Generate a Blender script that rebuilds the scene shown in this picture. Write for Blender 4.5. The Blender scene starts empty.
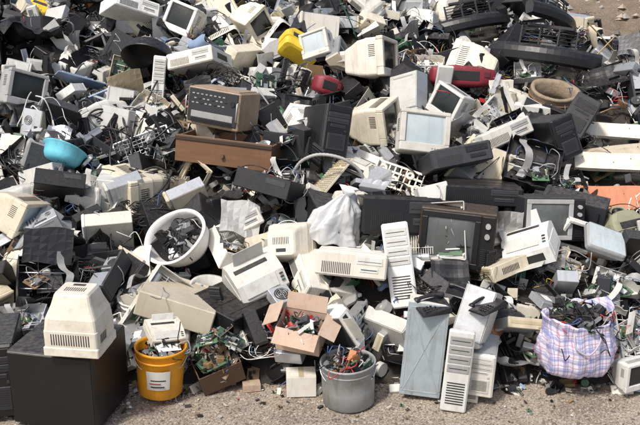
import bpy, bmesh, math, random
from mathutils import Vector, Matrix, Euler, noise
rad=math.radians
RG=random.Random(11)
scene=bpy.context.scene
COL=scene.collection
# ------------------------------------------------------------------ materials
MATS={}
def nd(nt,t,**k):
    n=nt.nodes.new(t)
    for a,b in k.items(): setattr(n,a,b)
    return n
def M(name,rgb,rough=.5,metal=0.0,grime=.38,dust=.26,var=.24,bump=.15,nscale=7,special=None,tint=0.0,streak=.25):
    if name in MATS: return MATS[name]
    m=bpy.data.materials.new(name); m.use_nodes=True; nt=m.node_tree; L=nt.links.new
    bs=nt.nodes['Principled BSDF']
    tc=nd(nt,'ShaderNodeTexCoord'); oi=nd(nt,'ShaderNodeObjectInfo')
    mul=nd(nt,'ShaderNodeMath',operation='MULTIPLY'); mul.inputs[1].default_value=37.0; L(oi.outputs['Random'],mul.inputs[0])
    add=nd(nt,'ShaderNodeVectorMath',operation='ADD'); L(tc.outputs['Object'],add.inputs[0]); L(mul.outputs[0],add.inputs[1])
    n1=nd(nt,'ShaderNodeTexNoise'); n1.inputs['Scale'].default_value=nscale; n1.inputs['Detail'].default_value=7; n1.inputs['Roughness'].default_value=.68
    L(add.outputs[0],n1.inputs['Vector'])
    n2=nd(nt,'ShaderNodeTexNoise'); n2.inputs['Scale'].default_value=nscale*6; n2.inputs['Detail'].default_value=4
    L(add.outputs[0],n2.inputs['Vector'])
    base=nd(nt,'ShaderNodeRGB'); base.outputs[0].default_value=(*rgb,1); src=base.outputs[0]
    if special: src=special(nt,tc,add,base)
    if tint:
        f1=nd(nt,'ShaderNodeMath',operation='MULTIPLY');f1.inputs[1].default_value=7.13;L(oi.outputs['Random'],f1.inputs[0]);f2=nd(nt,'ShaderNodeMath',operation='FRACT');L(f1.outputs[0],f2.inputs[0])
        f3=nd(nt,'ShaderNodeMapRange');f3.inputs['From Min'].default_value=.45;f3.inputs['To Max'].default_value=tint;L(f2.outputs[0],f3.inputs[0])
        tx=nd(nt,'ShaderNodeMix',data_type='RGBA');L(f3.outputs[0],tx.inputs[0]);L(src,tx.inputs[6]);tx.inputs[7].default_value=(.62,.50,.29,1);src=tx.outputs[2]
    hv=nd(nt,'ShaderNodeHueSaturation'); mr=nd(nt,'ShaderNodeMapRange'); mr.inputs['To Min'].default_value=1-var; mr.inputs['To Max'].default_value=1+var*.4
    L(oi.outputs['Random'],mr.inputs[0]); L(mr.outputs[0],hv.inputs['Value']); L(src,hv.inputs['Color'])
    r1=nd(nt,'ShaderNodeMapRange'); r1.inputs['From Min'].default_value=.46; r1.inputs['From Max'].default_value=.74; r1.inputs['To Max'].default_value=grime
    L(n1.outputs['Fac'],r1.inputs[0]); gf=r1.outputs[0]
    if streak:
        mp=nd(nt,'ShaderNodeMapping');mp.inputs['Scale'].default_value=(26,26,2.2);L(add.outputs[0],mp.inputs[0]);n3=nd(nt,'ShaderNodeTexNoise');n3.inputs['Scale'].default_value=1;n3.inputs['Detail'].default_value=4;L(mp.outputs[0],n3.inputs['Vector'])
        r4=nd(nt,'ShaderNodeMapRange');r4.inputs['From Min'].default_value=.54;r4.inputs['From Max'].default_value=.72;r4.inputs['To Max'].default_value=streak;L(n3.outputs['Fac'],r4.inputs[0])
        ad=nd(nt,'ShaderNodeMath',operation='ADD');ad.use_clamp=True;L(gf,ad.inputs[0]);L(r4.outputs[0],ad.inputs[1]);gf=ad.outputs[0]
    mx=nd(nt,'ShaderNodeMix',data_type='RGBA'); L(gf,mx.inputs[0]); L(hv.outputs[0],mx.inputs[6])
    mx.inputs[7].default_value=(rgb[0]*.42+.012,rgb[1]*.37+.008,rgb[2]*.28+.004,1)
    ge=nd(nt,'ShaderNodeNewGeometry'); sp=nd(nt,'ShaderNodeSeparateXYZ'); L(ge.outputs['Normal'],sp.inputs[0])
    r2=nd(nt,'ShaderNodeMapRange'); r2.inputs['From Min'].default_value=.2; r2.inputs['From Max'].default_value=1.0; r2.inputs['To Max'].default_value=dust; L(sp.outputs['Z'],r2.inputs[0])
    m3=nd(nt,'ShaderNodeMath',operation='MULTIPLY'); L(r2.outputs[0],m3.inputs[0])
    r3=nd(nt,'ShaderNodeMapRange'); r3.inputs['From Min'].default_value=.35; r3.inputs['From Max'].default_value=.7; L(n2.outputs['Fac'],r3.inputs[0]); L(r3.outputs[0],m3.inputs[1])
    mx2=nd(nt,'ShaderNodeMix',data_type='RGBA'); L(m3.outputs[0],mx2.inputs[0]); L(mx.outputs[2],mx2.inputs[6]); mx2.inputs[7].default_value=(.36,.30,.235,1)
    L(mx2.outputs[2],bs.inputs['Base Color'])
    rr=nd(nt,'ShaderNodeMapRange'); rr.inputs['To Min'].default_value=max(.05,rough-.12); rr.inputs['To Max'].default_value=min(1,rough+.25); L(n1.outputs['Fac'],rr.inputs[0]); L(rr.outputs[0],bs.inputs['Roughness'])
    bs.inputs['Metallic'].default_value=metal
    if bump:
        bp=nd(nt,'ShaderNodeBump'); bp.inputs['Strength'].default_value=bump; bp.inputs['Distance'].default_value=.01; L(n1.outputs['Fac'],bp.inputs['Height']); L(bp.outputs[0],bs.inputs['Normal'])
    MATS[name]=m; return m
def sp_pcb(nt,tc,add,base):
    v=nd(nt,'ShaderNodeTexBrick'); v.inputs['Scale'].default_value=60; v.inputs['Mortar Size'].default_value=.012
    v.inputs['Color1'].default_value=(.03,.12,.06,1); v.inputs['Color2'].default_value=(.05,.17,.08,1); v.inputs['Mortar'].default_value=(.16,.24,.12,1)
    nt.links.new(add.outputs[0],v.inputs['Vector']); return v.outputs['Color']
def sp_wood(nt,tc,add,base):
    mp=nd(nt,'ShaderNodeMapping'); mp.inputs['Scale'].default_value=(1.5,14,14); nt.links.new(add.outputs[0],mp.inputs[0])
    n=nd(nt,'ShaderNodeTexNoise'); n.inputs['Scale'].default_value=3; n.inputs['Detail'].default_value=6; nt.links.new(mp.outputs[0],n.inputs['Vector'])
    c=nd(nt,'ShaderNodeMix',data_type='RGBA'); b=base.outputs[0].default_value
    c.inputs[6].default_value=(b[0]*.6,b[1]*.55,b[2]*.5,1); c.inputs[7].default_value=(b[0]*1.3,b[1]*1.3,b[2]*1.3,1)
    nt.links.new(n.outputs['Fac'],c.inputs[0]); return c.outputs[2]
def sp_plaid(nt,tc,add,base):
    L=nt.links.new; s=nd(nt,'ShaderNodeSeparateXYZ'); L(tc.outputs['Object'],s.inputs[0]); cur=base.outputs[0]
    def stripe(sock,freq,ph,wid,col,cur,fac=.75):
        a=nd(nt,'ShaderNodeMath',operation='MULTIPLY_ADD'); a.inputs[1].default_value=freq; a.inputs[2].default_value=ph; L(sock,a.inputs[0])
        f=nd(nt,'ShaderNodeMath',operation='FRACT'); L(a.outputs[0],f.inputs[0])
        l=nd(nt,'ShaderNodeMath',operation='LESS_THAN'); l.inputs[1].default_value=wid; L(f.outputs[0],l.inputs[0])
        q=nd(nt,'ShaderNodeMath',operation='MULTIPLY'); q.inputs[1].default_value=fac; L(l.outputs[0],q.inputs[0])
        x=nd(nt,'ShaderNodeMix',data_type='RGBA'); L(q.outputs[0],x.inputs[0]); L(cur,x.inputs[6]); x.inputs[7].default_value=(*col,1); return x.outputs[2]
    for sock,k in ((s.outputs['X'],12),(s.outputs['Z'],15)):
        cur=stripe(sock,k,0,.24,(.12,.14,.46),cur,.5); cur=stripe(sock,k,.4,.1,(.45,.10,.25),cur,.5); cur=stripe(sock,k,.7,.1,(.12,.16,.46),cur,.5)
    return cur
beige=M('beige_plastic',(.70,.63,.49),.5,tint=.3); white=M('white_plastic',(.84,.83,.79),.45,grime=.36,var=.25,tint=.35,dust=.2); grey=M('grey_plastic',(.38,.38,.375),.5)
lgrey=M('light_grey_plastic',(.66,.66,.63),.5,tint=.2); black=M('black_plastic',(.010,.010,.012),.36,dust=.12); dark=M('dark_grey_plastic',(.030,.032,.038),.5,dust=.2)
cream=M('cream_plastic',(.79,.74,.63),.5,grime=.4,var=.15,tint=.3,dust=.22)
yell=M('yellowed_plastic',(.58,.49,.31),.5); blueg=M('blue_grey_plastic',(.27,.36,.52),.5); steel=M('galvanised_steel',(.60,.62,.64),.42,.65,grime=.5,dust=.22)
bsteel=M('grey_painted_steel',(.38,.44,.47),.42,.25,dust=.2,var=.05,grime=.5,streak=.4); alu=M('bare_aluminium',(.68,.69,.70),.35,.75,dust=.2); rust=M('rusty_steel',(.20,.11,.06),.8,.2)
scr_d=M('dark_screen_glass',(.02,.025,.024),.12,grime=.5,dust=.35,bump=0); scr_l=M('grey_screen_glass',(.50,.57,.59),.15,grime=.25,dust=.3,bump=0,var=.08)
scr_m=M('dusty_screen_glass',(.11,.12,.12),.2,grime=.5,dust=.5,bump=0,var=.1)
pcbm=M('green_circuit_laminate',(.04,.15,.07),.45,special=sp_pcb,dust=.25); pcbb=M('brown_circuit_laminate',(.27,.17,.08),.5); chipm=M('chip_epoxy',(.02,.02,.02),.4,dust=.15,streak=0)
copper=M('copper_winding',(.45,.19,.08),.4,.6); orange=M('orange_plastic',(.84,.37,.02),.45,var=.05,dust=.2,grime=.45); yellow=M('yellow_plastic',(.80,.55,.03),.45,var=.05,grime=.6)
red=M('maroon_plastic',(.22,.018,.03),.45,dust=.2,var=.05); dred=M('dark_maroon_plastic',(.11,.012,.02),.45); wred=M('red_wire',(.5,.03,.03),.4); cyan=M('cyan_plastic',(.18,.60,.74),.4,var=.05,dust=.2)
wood=M('stained_wood',(.23,.12,.06),.55,special=sp_wood,dust=.3); dwood=M('dark_wood',(.045,.028,.018),.5,special=sp_wood,dust=.15); plankm=M('weathered_wood',(.52,.45,.36),.8,special=sp_wood,dust=.2); card=M('cardboard',(.56,.41,.31),.85,dust=.15,grime=.4); dcard=M('dark_brown_card',(.15,.085,.05),.8)
plaid=M('woven_plaid_fabric',(.80,.78,.88),.6,special=sp_plaid,dust=.1,grime=.25,var=.02,nscale=12,bump=.5,streak=0)
conc=M('tan_earthenware',(.34,.26,.18),.9,bump=.8,nscale=14,grime=.7); rubber=M('rubber',(.014,.014,.014),.7,dust=.15,streak=0); tan=M('tan_painted_steel',(.34,.25,.17),.55,var=.05,streak=.4); khaki=M('khaki_plastic',(.38,.38,.25),.6)
redw=M('salmon_board',(.62,.24,.13),.8,var=.05); label=M('paper_label',(.78,.76,.70),.7,dust=.1); greenm=M('green_plastic',(.03,.13,.09),.5); blue=M('blue_plastic',(.05,.13,.33),.5)
bagm=M('clear_white_film',(.90,.91,.91),.28,dust=.03,grime=.12,bump=.4,nscale=18,streak=0); bagm.node_tree.nodes['Principled BSDF'].inputs['Transmission Weight'].default_value=.25
PL={'beige':(beige,yell),'white':(white,lgrey),'grey':(lgrey,grey),'dgrey':(grey,dark),'black':(black,dark),'dark':(dark,black),'yellowed':(yell,beige),'blue':(blueg,lgrey),'red':(red,dred),'steel':(steel,alu),'cream':(cream,white)}
PN={'dgrey':'grey','grey':'light grey','dark':'dark grey','blue':'blue-grey','steel':'bare steel','pcb':'green','wood':'wooden','plain':''}
# ------------------------------------------------------------------ mesh builder
class MB:
    def __init__(s): s.v=[];s.f=[];s.m=[];s.sm=[];s.mats=[];s.T=Matrix()
    def add(s,vs,fs,mat,smooth=False):
        if mat not in s.mats: s.mats.append(mat)
        k=s.mats.index(mat);o=len(s.v);T=s.T
        s.v+= [T@Vector(v) for v in vs]
        for f in fs: s.f.append([i+o for i in f]); s.m.append(k); s.sm.append(smooth)
        return s
    def box(s,c,z,mat,b=0,rot=None):
        hx,hy,hz=z[0]/2,z[1]/2,z[2]/2; C=Vector(c); E=Euler([rad(a) for a in rot]).to_matrix() if rot else None
        P=lambda v:(C+(E@Vector(v) if E else Vector(v)))
        if not b:
            vs=[P((x*hx,y*hy,w*hz)) for w in(-1,1) for y in(-1,1) for x in(-1,1)]
            return s.add(vs,[(0,2,3,1),(4,5,7,6),(0,1,5,4),(2,6,7,3),(0,4,6,2),(1,3,7,5)],mat)
        b=min(b,hx*.9,hy*.9,hz*.9); cs=[(x,y,w) for x in(-1,1) for y in(-1,1) for w in(-1,1)]; vs=[];ix={}
        for ci in cs:
            for a in range(3):
                h=[hx-b,hy-b,hz-b]; h[a]+=b; ix[ci,a]=len(vs); vs.append(P((ci[0]*h[0],ci[1]*h[1],ci[2]*h[2])))
        fs=[]
        for a in range(3):
            o=[i for i in range(3) if i!=a]
            for sg in(-1,1):
                f=[]
                for p,q in((-1,-1),(1,-1),(1,1),(-1,1)):
                    ci=[0,0,0];ci[a]=sg;ci[o[0]]=p;ci[o[1]]=q; f.append(ix[tuple(ci),a])
                fs.append(f)
            for p in(-1,1):
                for q in(-1,1):
                    c1=[0,0,0];c1[o[0]]=p;c1[o[1]]=q;c2=list(c1);c1[a]=-1;c2[a]=1;c1=tuple(c1);c2=tuple(c2)
                    fs.append([ix[c1,o[0]],ix[c1,o[1]],ix[c2,o[1]],ix[c2,o[0]]])
        for ci in cs: fs.append([ix[ci,0],ix[ci,1],ix[ci,2]])
        return s.add(vs,fs,mat)
    def hexa(s,p,mat): return s.add(p,[(3,2,1,0),(4,5,6,7),(0,1,5,4),(1,2,6,5),(2,3,7,6),(3,0,4,7)],mat)
    def lathe(s,prof,mat,c=(0,0,0),seg=24,rot=None,close=False,wob=0):
        E=Euler([rad(a) for a in rot]).to_matrix() if rot else Matrix.Identity(3); C=Vector(c); vs=[]
        for r,z in prof:
            for i in range(seg):
                a=2*math.pi*i/seg; w=1+wob*math.sin(3*a+z*9)+wob*.6*math.sin(5*a+z*23); vs.append(C+E@Vector((r*w*math.cos(a),r*w*math.sin(a),z)))
        n=len(prof);fs=[]
        for j in range(n if close else n-1):
            k=(j+1)%n
            for i in range(seg): fs.append((j*seg+i,j*seg+(i+1)%seg,k*seg+(i+1)%seg,k*seg+i))
        if not close:
            if prof[0][0]>1e-4: fs.append(list(range(seg))[::-1])
            if prof[-1][0]>1e-4: fs.append([(n-1)*seg+i for i in range(seg)])
        return s.add(vs,fs,mat,True)
    def cyl(s,c,r,h,mat,seg=12,rot=None,r2=None):
        r2=r if r2 is None else r2
        E=Euler([rad(a) for a in rot]).to_matrix() if rot else Matrix.Identity(3); C=Vector(c); vs=[]
        for q,z in((r,-h/2),(r2,h/2)):
            for i in range(seg): a=2*math.pi*i/seg; vs.append(C+E@Vector((q*math.cos(a),q*math.sin(a),z)))
        s.add(vs,[(i,(i+1)%seg,seg+(i+1)%seg,seg+i) for i in range(seg)],mat,seg>7)
        return s.add([vs[i] for i in range(2*seg)],[list(range(seg))[::-1],[seg+i for i in range(seg)]],mat)
    def tube(s,pts,r,mat,seg=6,closed=False,rf=None):
        pts=[Vector(p) for p in pts]; n=len(pts);vs=[];up=None
        for i,p in enumerate(pts):
            a=pts[(i-1)%n] if (closed or i>0) else p; b=pts[(i+1)%n] if (closed or i<n-1) else p
            d=(b-a); d=d.normalized() if d.length>1e-9 else Vector((0,0,1))
            if up is None: up=d.orthogonal().normalized()
            up=(up-d*up.dot(d)); up=up.normalized() if up.length>1e-6 else d.orthogonal().normalized()
            w=d.cross(up); q=r*(rf(i) if rf else 1)
            for k in range(seg): t=2*math.pi*k/seg; vs.append(p+up*math.cos(t)*q+w*math.sin(t)*q)
        fs=[]
        for i in range(n if closed else n-1):
            j=(i+1)%n
            for k in range(seg): fs.append((i*seg+k,i*seg+(k+1)%seg,j*seg+(k+1)%seg,j*seg+k))
        if not closed: fs+= [list(range(seg))[::-1],[(n-1)*seg+k for k in range(seg)]]
        return s.add(vs,fs,mat,True)
    def loft(s,secs,mat,c0=True,c1=True,smooth=False):
        n=len(secs[0]);vs=[p for q in secs for p in q];fs=[]
        for j in range(len(secs)-1):
            for i in range(n): fs.append((j*n+i,j*n+(i+1)%n,(j+1)*n+(i+1)%n,(j+1)*n+i))
        if c0: fs.append(list(range(n))[::-1])
        if c1: fs.append([(len(secs)-1)*n+i for i in range(n)])
        return s.add(vs,fs,mat,smooth)
    def sheet(s,nx,ny,fn,mat,th=.002,smooth=True):
        vs=[];P=[[Vector(fn(i/nx,j/ny)) for i in range(nx+1)] for j in range(ny+1)]
        a=(P[0][nx]-P[0][0]).cross(P[ny][0]-P[0][0]); a=a.normalized()*th if a.length>1e-9 else Vector((0,0,th))
        for k in(0,1):
            for j in range(ny+1):
                for i in range(nx+1): vs.append(P[j][i]+a*k)
        o=(nx+1)*(ny+1);fs=[]
        for j in range(ny):
            for i in range(nx):
                q=[j*(nx+1)+i,j*(nx+1)+i+1,(j+1)*(nx+1)+i+1,(j+1)*(nx+1)+i]; fs.append(q[::-1]); fs.append([x+o for x in q])
        s.add(vs,fs,mat,smooth)
        rim=[i for i in range(nx+1)]+[j*(nx+1)+nx for j in range(1,ny+1)]+[ny*(nx+1)+i for i in range(nx-1,-1,-1)]+[j*(nx+1) for j in range(ny-1,0,-1)]
        return s.add(vs,[(rim[i],rim[(i+1)%len(rim)],rim[(i+1)%len(rim)]+o,rim[i]+o) for i in range(len(rim))],mat)
    def merge(s,o):
        for k,mat in enumerate(o.mats):
            if mat not in s.mats: s.mats.append(mat)
        b=len(s.v); s.v+=o.v
        for f,k,q in zip(o.f,o.m,o.sm): s.f.append([i+b for i in f]); s.m.append(s.mats.index(o.mats[k])); s.sm.append(q)
    def mesh(s,name,off=None):
        me=bpy.data.meshes.new(name); vs=[v-off for v in s.v] if off else s.v
        me.from_pydata([tuple(v) for v in vs],[],s.f)
        for m in s.mats: me.materials.append(m)
        me.polygons.foreach_set('material_index',s.m); me.polygons.foreach_set('use_smooth',s.sm)
        bm=bmesh.new(); bm.from_mesh(me); bmesh.ops.recalc_face_normals(bm,faces=bm.faces); bm.to_mesh(me); bm.free(); me.update(); return me
def rrect(w,h,r,y,zo=0,n=3):
    o=[]
    for cx,cz,a0 in((w/2-r,h/2-r,0),(-w/2+r,h/2-r,90),(-w/2+r,-h/2+r,180),(w/2-r,-h/2+r,270)):
        for k in range(n+1): a=rad(a0+90*k/n); o.append(Vector((cx+r*math.cos(a),y,cz+zo+r*math.sin(a))))
    return o
def spl(P,k=4):
    P=[Vector(p) for p in P];o=[]
    for i in range(len(P)-1):
        a=P[max(i-1,0)];b=P[i];c=P[i+1];d=P[min(i+2,len(P)-1)]
        for j in range(k):
            t=j/k; o.append(.5*((2*b)+(c-a)*t+(2*a-5*b+4*c-d)*t*t+(3*b-a-3*c+d)*t**3))
    o.append(P[-1]); return o
def wires(mb,rng,box,n,mats,r=.0028,k=7):
    for _ in range(n):
        p=Vector([rng.uniform(-b,b) for b in box]);d=Vector([rng.uniform(-1,1) for _ in range(3)]).normalized();pts=[]
        for i in range(k):
            pts.append(p.copy()); d=(d+Vector([rng.uniform(-.7,.7) for _ in range(3)])-Vector((p.x/box[0],p.y/box[1],p.z/max(box[2],.01)))*.35).normalized(); p=p+d*max(box)*.42
        mb.tube(spl(pts,3),r,rng.choice(mats),5)
def comps(chips,conn,rng,w,d,z,dens=1.0):
    for _ in range(int(22*dens)):
        a,b=rng.choice([(.035,.035),(.012,.03),(.03,.012),(.02,.02),(.008,.016)]); chips.box((rng.uniform(-.45,.45)*w,rng.uniform(-.45,.45)*d,z+.003),(a,b,.006+rng.random()*.003),chipm)
    for _ in range(int(10*dens)): conn.cyl((rng.uniform(-.45,.45)*w,rng.uniform(-.45,.45)*d,z+.01),.005,.02,rng.choice([alu,black,blue]),8)
    for _ in range(int(5*dens)):
        conn.box((rng.uniform(-.2,.2)*w,rng.uniform(-.42,.42)*d,z+.006),(.10*rng.uniform(.5,1),.009,.012),rng.choice([white,chipm,dark,beige]))
    conn.box((rng.uniform(-.3,.3)*w,rng.uniform(-.3,.3)*d,z+.014),(.045,.04,.026),alu)
# ------------------------------------------------------------------ templates (front faces -Y)
def t_crt(p,stand=True):
    b,t=PL[p]; z=MB()
    z.box((0,-.1675,.1575),(.40,.065,.035),b,.007).box((0,-.1675,-.1375),(.40,.065,.075),b,.007)
    for s in(-1,1): z.box((s*.17875,-.1675,.02),(.0425,.065,.2402),b,.004)
    sc=MB(); sc.sheet(10,8,lambda u,v:((u-.5)*.318,-.178-.014*(1-(2*u-1)**2)*(1-(2*v-1)**2),.02+(v-.5)*.243),scr_l if p in('grey','beige') else scr_d,-.003)
    bt=MB()
    for i in range(5): bt.box((.06+i*.022,-.2015,-.14),(.014,.006,.008),t,.002)
    h=MB(); h.loft([rrect(w,hh,r,y,zo) for y,w,hh,r,zo in((-.1345,.388,.338,.02,0),(-.03,.392,.342,.025,0),(-.024,.384,.335,.025,0),(.05,.368,.322,.03,-.002),(.13,.295,.265,.03,-.008),(.19,.26,.225,.03,-.012),(.205,.235,.20,.02,-.012))],b)
    vt=MB();vr=MB()
    for i in range(16): vt.box((-.135+i*.018,-.082,.1716),(.006,.075,.002),chipm)
    for i in range(10): vr.box((-.07+i*.0155,.2055,.01),(.006,.002,.06),chipm)
    parts=[('bezel',z,None),('screen',sc,0),('button_row',bt,0),('housing',h,None),('top_grille',vt,3),('rear_grille',vr,3)]
    for s in(-1,1):
        vs=MB()
        for i in range(7): vs.box((s*.1966,-.09,.1-i*.016),(.002,.06,.005),chipm)
        parts.append(('side_grille',vs,3))
    cn=MB();cn.box((0,.206,-.07),(.09,.003,.03),dark);parts.append(('socket',cn,3))
    if stand:
        st=MB(); st.cyl((0,-.03,-.185),.07,.03,t,16); st.lathe([(.0,-.222),(.13,-.222),(.135,-.212),(.12,-.20),(.0,-.196)],b,(0,-.03,0),24); parts.append(('stand',st,None))
    return parts
def t_crtn(p): return t_crt(p,False)
def t_tower(p):
    b,t=PL[p];sm=steel if p not in('black','dark') else dark; c=MB(); c.box((0,0,0),(.180,.40,.42),sm,.003)
    f=MB(); f.box((0,-.2205,0),(.188,.04,.43),b,.012); f.box((0,-.242,-.10),(.13,.006,.14),t,.003)
    d=MB()
    for i in range(3): d.box((0,-.2415,.175-.047*i),(.150,.004,.041),t if i else b,.002); d.box((0,-.2442,.175-.047*i-.003),(.13,.002,.002),chipm)
    d.box((0,-.2415,.035),(.105,.004,.024),t,.002); d.box((0,-.2442,.037),(.09,.002,.003),chipm)
    k=MB(); k.cyl((.055,-.2445,-.0),.009,.006,t,12,(90,0,0)); v=MB()
    for i in range(8): v.box((0,-.2455,-.05-i*.013),(.10,.002,.004),chipm)
    P=[('chassis',c,None),('front_panel',f,None),('drive_bay',d,1),('button',k,1),('front_grille',v,1)]
    for q in(-1,1): s=MB();s.box((q*.0925,.005,0),(.003,.385,.405),b,.001); s.box((q*.0945,.16,0),(.0025,.012,.3),t);P.append(('side_panel',s,None))
    g=MB()
    for i in range(7): g.box((.03,.2015,-.03-i*.02),(.10,.003,.013),alu if i%2 else chipm)
    g.box((-.05,.2015,.0),(.03,.003,.17),dark)
    g2=MB()
    for r in(.012,.024,.036): g2.tube([(.03+r*math.cos(a*.628),.203,.12+r*math.sin(a*.628)) for a in range(10)],.002,chipm,4,True)
    return P+[('slot_cover',g,0),('fan_grille',g2,0)]
def t_desktop(p):
    b,t=PL[p];c=MB();c.box((0,0,0),(.42,.38,.125),b if p!='steel' else steel,.005)
    for i in range(3): c.box((0,-.12+i*.12,.0635),(.36,.006,.0025),b)
    f=MB();f.box((0,-.205,0),(.43,.032,.135),b,.01)
    d=MB();d.box((.11,-.2225,.03),(.155,.005,.042),t,.002).box((.11,-.2225,-.02),(.11,.005,.026),t,.002); d.box((.11,-.2258,-.018),(.095,.002,.004),chipm).box((.11,-.2258,.026),(.14,.002,.002),chipm)
    v=MB()
    for i in range(16): v.box((-.17+i*.011,-.2222,-.02),(.004,.003,.06),chipm)
    l=MB()
    for i in range(12): l.box((.212,-.1+i*.016,0),(.003,.007,.05),chipm)
    return [('case_cover',c,None),('front_panel',f,None),('drive_bay',d,1),('vent_grille',v,1),('side_vent',l,0)]
def t_open(p):
    b,t=PL[p];r=random.Random(5+len(p));c=MB();s=steel if p!='black' else dark
    c.box((0,0,-.07),(.42,.38,.003),s)
    for q in(-1,1): c.box((q*.2085,0,.0),(.003,.37,.137),s); c.box((q*.2,0,.0695),(.02,.37,.002),s)
    c.box((0,.1885,.0),(.42,.003,.137),s); c.box((0,.02,.066),(.413,.02,.004),s)
    for i in range(5): c.box((-.16+i*.022,.1908,.0),(.012,.003,.10),chipm)
    f=MB();f.box((0,-.202,0),(.43,.03,.145),b,.006); f.box((.1,-.2185,.03),(.15,.004,.04),t)
    g=MB()
    for x in(.03,.185): g.box((x,-.1,-.01),(.002,.16,.11),alu)
    g.box((.108,-.1,.0465),(.153,.16,.002),alu)
    d=MB();d.box((.108,-.105,.02),(.145,.15,.04),steel,.002)
    ps=MB();ps.box((.12,.11,-.02),(.15,.13,.085),alu,.002); ps.cyl((.12,.11,.024),.04,.003,chipm,16)
    bd=MB();bd.box((-.09,0,-.062),(.22,.34,.002),pcbm); ch=MB();cn=MB();ch.T=cn.T=Matrix.Translation((-.09,0,0));comps(ch,cn,r,.2,.32,-.061); bd.merge(cn)
    w=MB();w.T=Matrix.Translation((-.03,0,.02)); wires(w,r,(.15,.13,.06),14,[black,grey,wred,grey,lgrey,black,rubber])
    return [('chassis',c,None),('front_panel',f,None),('drive_cage',g,0),('drive_unit',d,None),('power_unit',ps,None),('main_board',bd,None),('chip_set',ch,5),('wiring',w,None)]
def t_ribbed(p):
    b,t=PL[p];m=MB();r=random.Random(17);m.box((0,0,-.03),(.42,.40,.005),b,.001)
    for q in(-1,1): m.box((q*.2075,0,.005),(.006,.395,.065),b,.002);m.box((0,q*.197,.005),(.409,.006,.065),b,.002)
    rb=MB()
    for i in range(11): rb.box((-.175+i*.016,.02,-.012),(.003,.33,.03),b)
    for j in(-.1,.04,.15): rb.box((-.095,j,.004),(.17,.004,.006),b)
    for x,y in((.02,.15),(.19,.16),(.19,-.16),(.02,-.16)): m.cyl((x,y,-.01),.008,.04,t,8)
    bd=MB();bd.box((.10,-.02,-.015),(.16,.28,.002),pcbm);c=MB();n=MB();c.T=n.T=Matrix.Translation((.10,-.02,0));comps(c,n,r,.15,.26,-.014,.8);c.merge(n)
    mo=MB();mo.cyl((-.10,-.165,.0),.025,.12,steel,14,(0,90,0));mo.tube([(-.04,-.165,0),(.12,-.165,0)],.005,alu,6)
    w=MB();w.T=Matrix.Translation((.05,0,.01));wires(w,r,(.12,.12,.03),6,[black,grey,lgrey,wred]);return [('moulded_tray',m,None),('rib',rb,0),('main_board',bd,None),('chip_set',c,2),('roller_motor',mo,None),('wiring',w,None)]
def t_wreck(p):
    cn=p[:-1];sd=int(p[-1]);r=random.Random(sd*31+7);b,t=PL[cn];W=r.uniform(.28,.44);D=r.uniform(.2,.34);Hh=r.uniform(.07,.17);m=MB();m.box((0,0,0),(W,D,.004),b,.001)
    for k in range(4):
        if k==sd%4 and sd%2: continue
        x0,y0,x1,y1=((-W/2,-D/2,W/2,-D/2),(W/2,-D/2,W/2,D/2),(W/2,D/2,-W/2,D/2),(-W/2,D/2,-W/2,-D/2))[k];hs=[Hh*(r.uniform(.6,1) if r.random()<.25 else 1) for _ in range(10)];ln=r.uniform(-.02,.03)
        dx,dy=(y1-y0),-(x1-x0);q=math.hypot(dx,dy);dx/=q;dy/=q
        m.sheet(9,2,lambda u,v:(x0+(x1-x0)*u+dx*ln*v*v,y0+(y1-y0)*u+dy*ln*v*v,.003+hs[int(round(u*9))]*v),b,.004,False)
    rb=MB()
    for i in range(r.randint(4,9)): x=-W*.42+W*.84*r.random();rb.box((x,0,.003+Hh*.18),(.003,D*.9*r.uniform(.5,1),Hh*.32),b)
    for _ in range(5): m.cyl((r.uniform(-.4,.4)*W,r.uniform(-.4,.4)*D,Hh*.25),.008,Hh*.5,t,8)
    fr=MB();pl=steel if cn!='black' else dark;fr.box((r.uniform(-.1,.1)*W,r.uniform(-.1,.1)*D,Hh*.45),(W*.5,D*.6,.003),pl,0,(r.gauss(0,9),r.gauss(0,9),r.uniform(-10,10)))
    for _ in range(2): y=r.uniform(-.35,.35)*D;fr.tube([(-W*.47,y,Hh*.6),(W*.47,y+.01,Hh*.55)],.005,alu,6)
    fr.cyl((r.uniform(-.3,.3)*W,r.uniform(-.3,.3)*D,Hh*.5),.03,.03,r.choice([white,black,copper,alu]),14,(r.uniform(0,90),0,0)); fr.box((r.uniform(-.3,.3)*W,r.uniform(-.3,.3)*D,Hh*.4),(.07,.05,.05),r.choice([steel,black,dark]),.003)
    bd=MB();c=MB();n=MB();T=Matrix.Translation((r.uniform(-.2,.2)*W,r.uniform(-.2,.2)*D,Hh*.6))@Euler((r.gauss(0,.3),r.gauss(0,.3),r.uniform(0,3))).to_matrix().to_4x4();bd.T=c.T=n.T=T;bd.box((0,0,0),(.15,.11,.002),pcbm if sd%3 else pcbb);comps(c,n,r,.14,.1,.001,.5);c.merge(n)
    w=MB();w.T=Matrix.Translation((0,0,Hh*.6));wires(w,r,(W*.4,D*.45,Hh*.5),7,[black,rubber,grey,lgrey,black,wred,blue]);a=r.uniform(-.1,.1)
    w.sheet(10,1,lambda u,v:(a+.05*v+.03*math.sin(u*5),-D*.4+D*.9*u,Hh*.7+.05*math.sin(u*7+sd)),lgrey if sd%2 else grey,.001)
    P=[('broken_shell',m,None),('rib',rb,0),('inner_frame',fr,None),('main_board',bd,None),('chip_set',c,3),('wiring',w,None)]
    if sd%3==0:
        l=MB();l.sheet(6,5,lambda u,v:((u-.5)*W*.9,D*.3+v*D*.8*.7,Hh+v*D*.55+.02*math.sin(u*6+v*4)),t,.003,False);P.append(('torn_lid',l,None))
    return P
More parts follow.
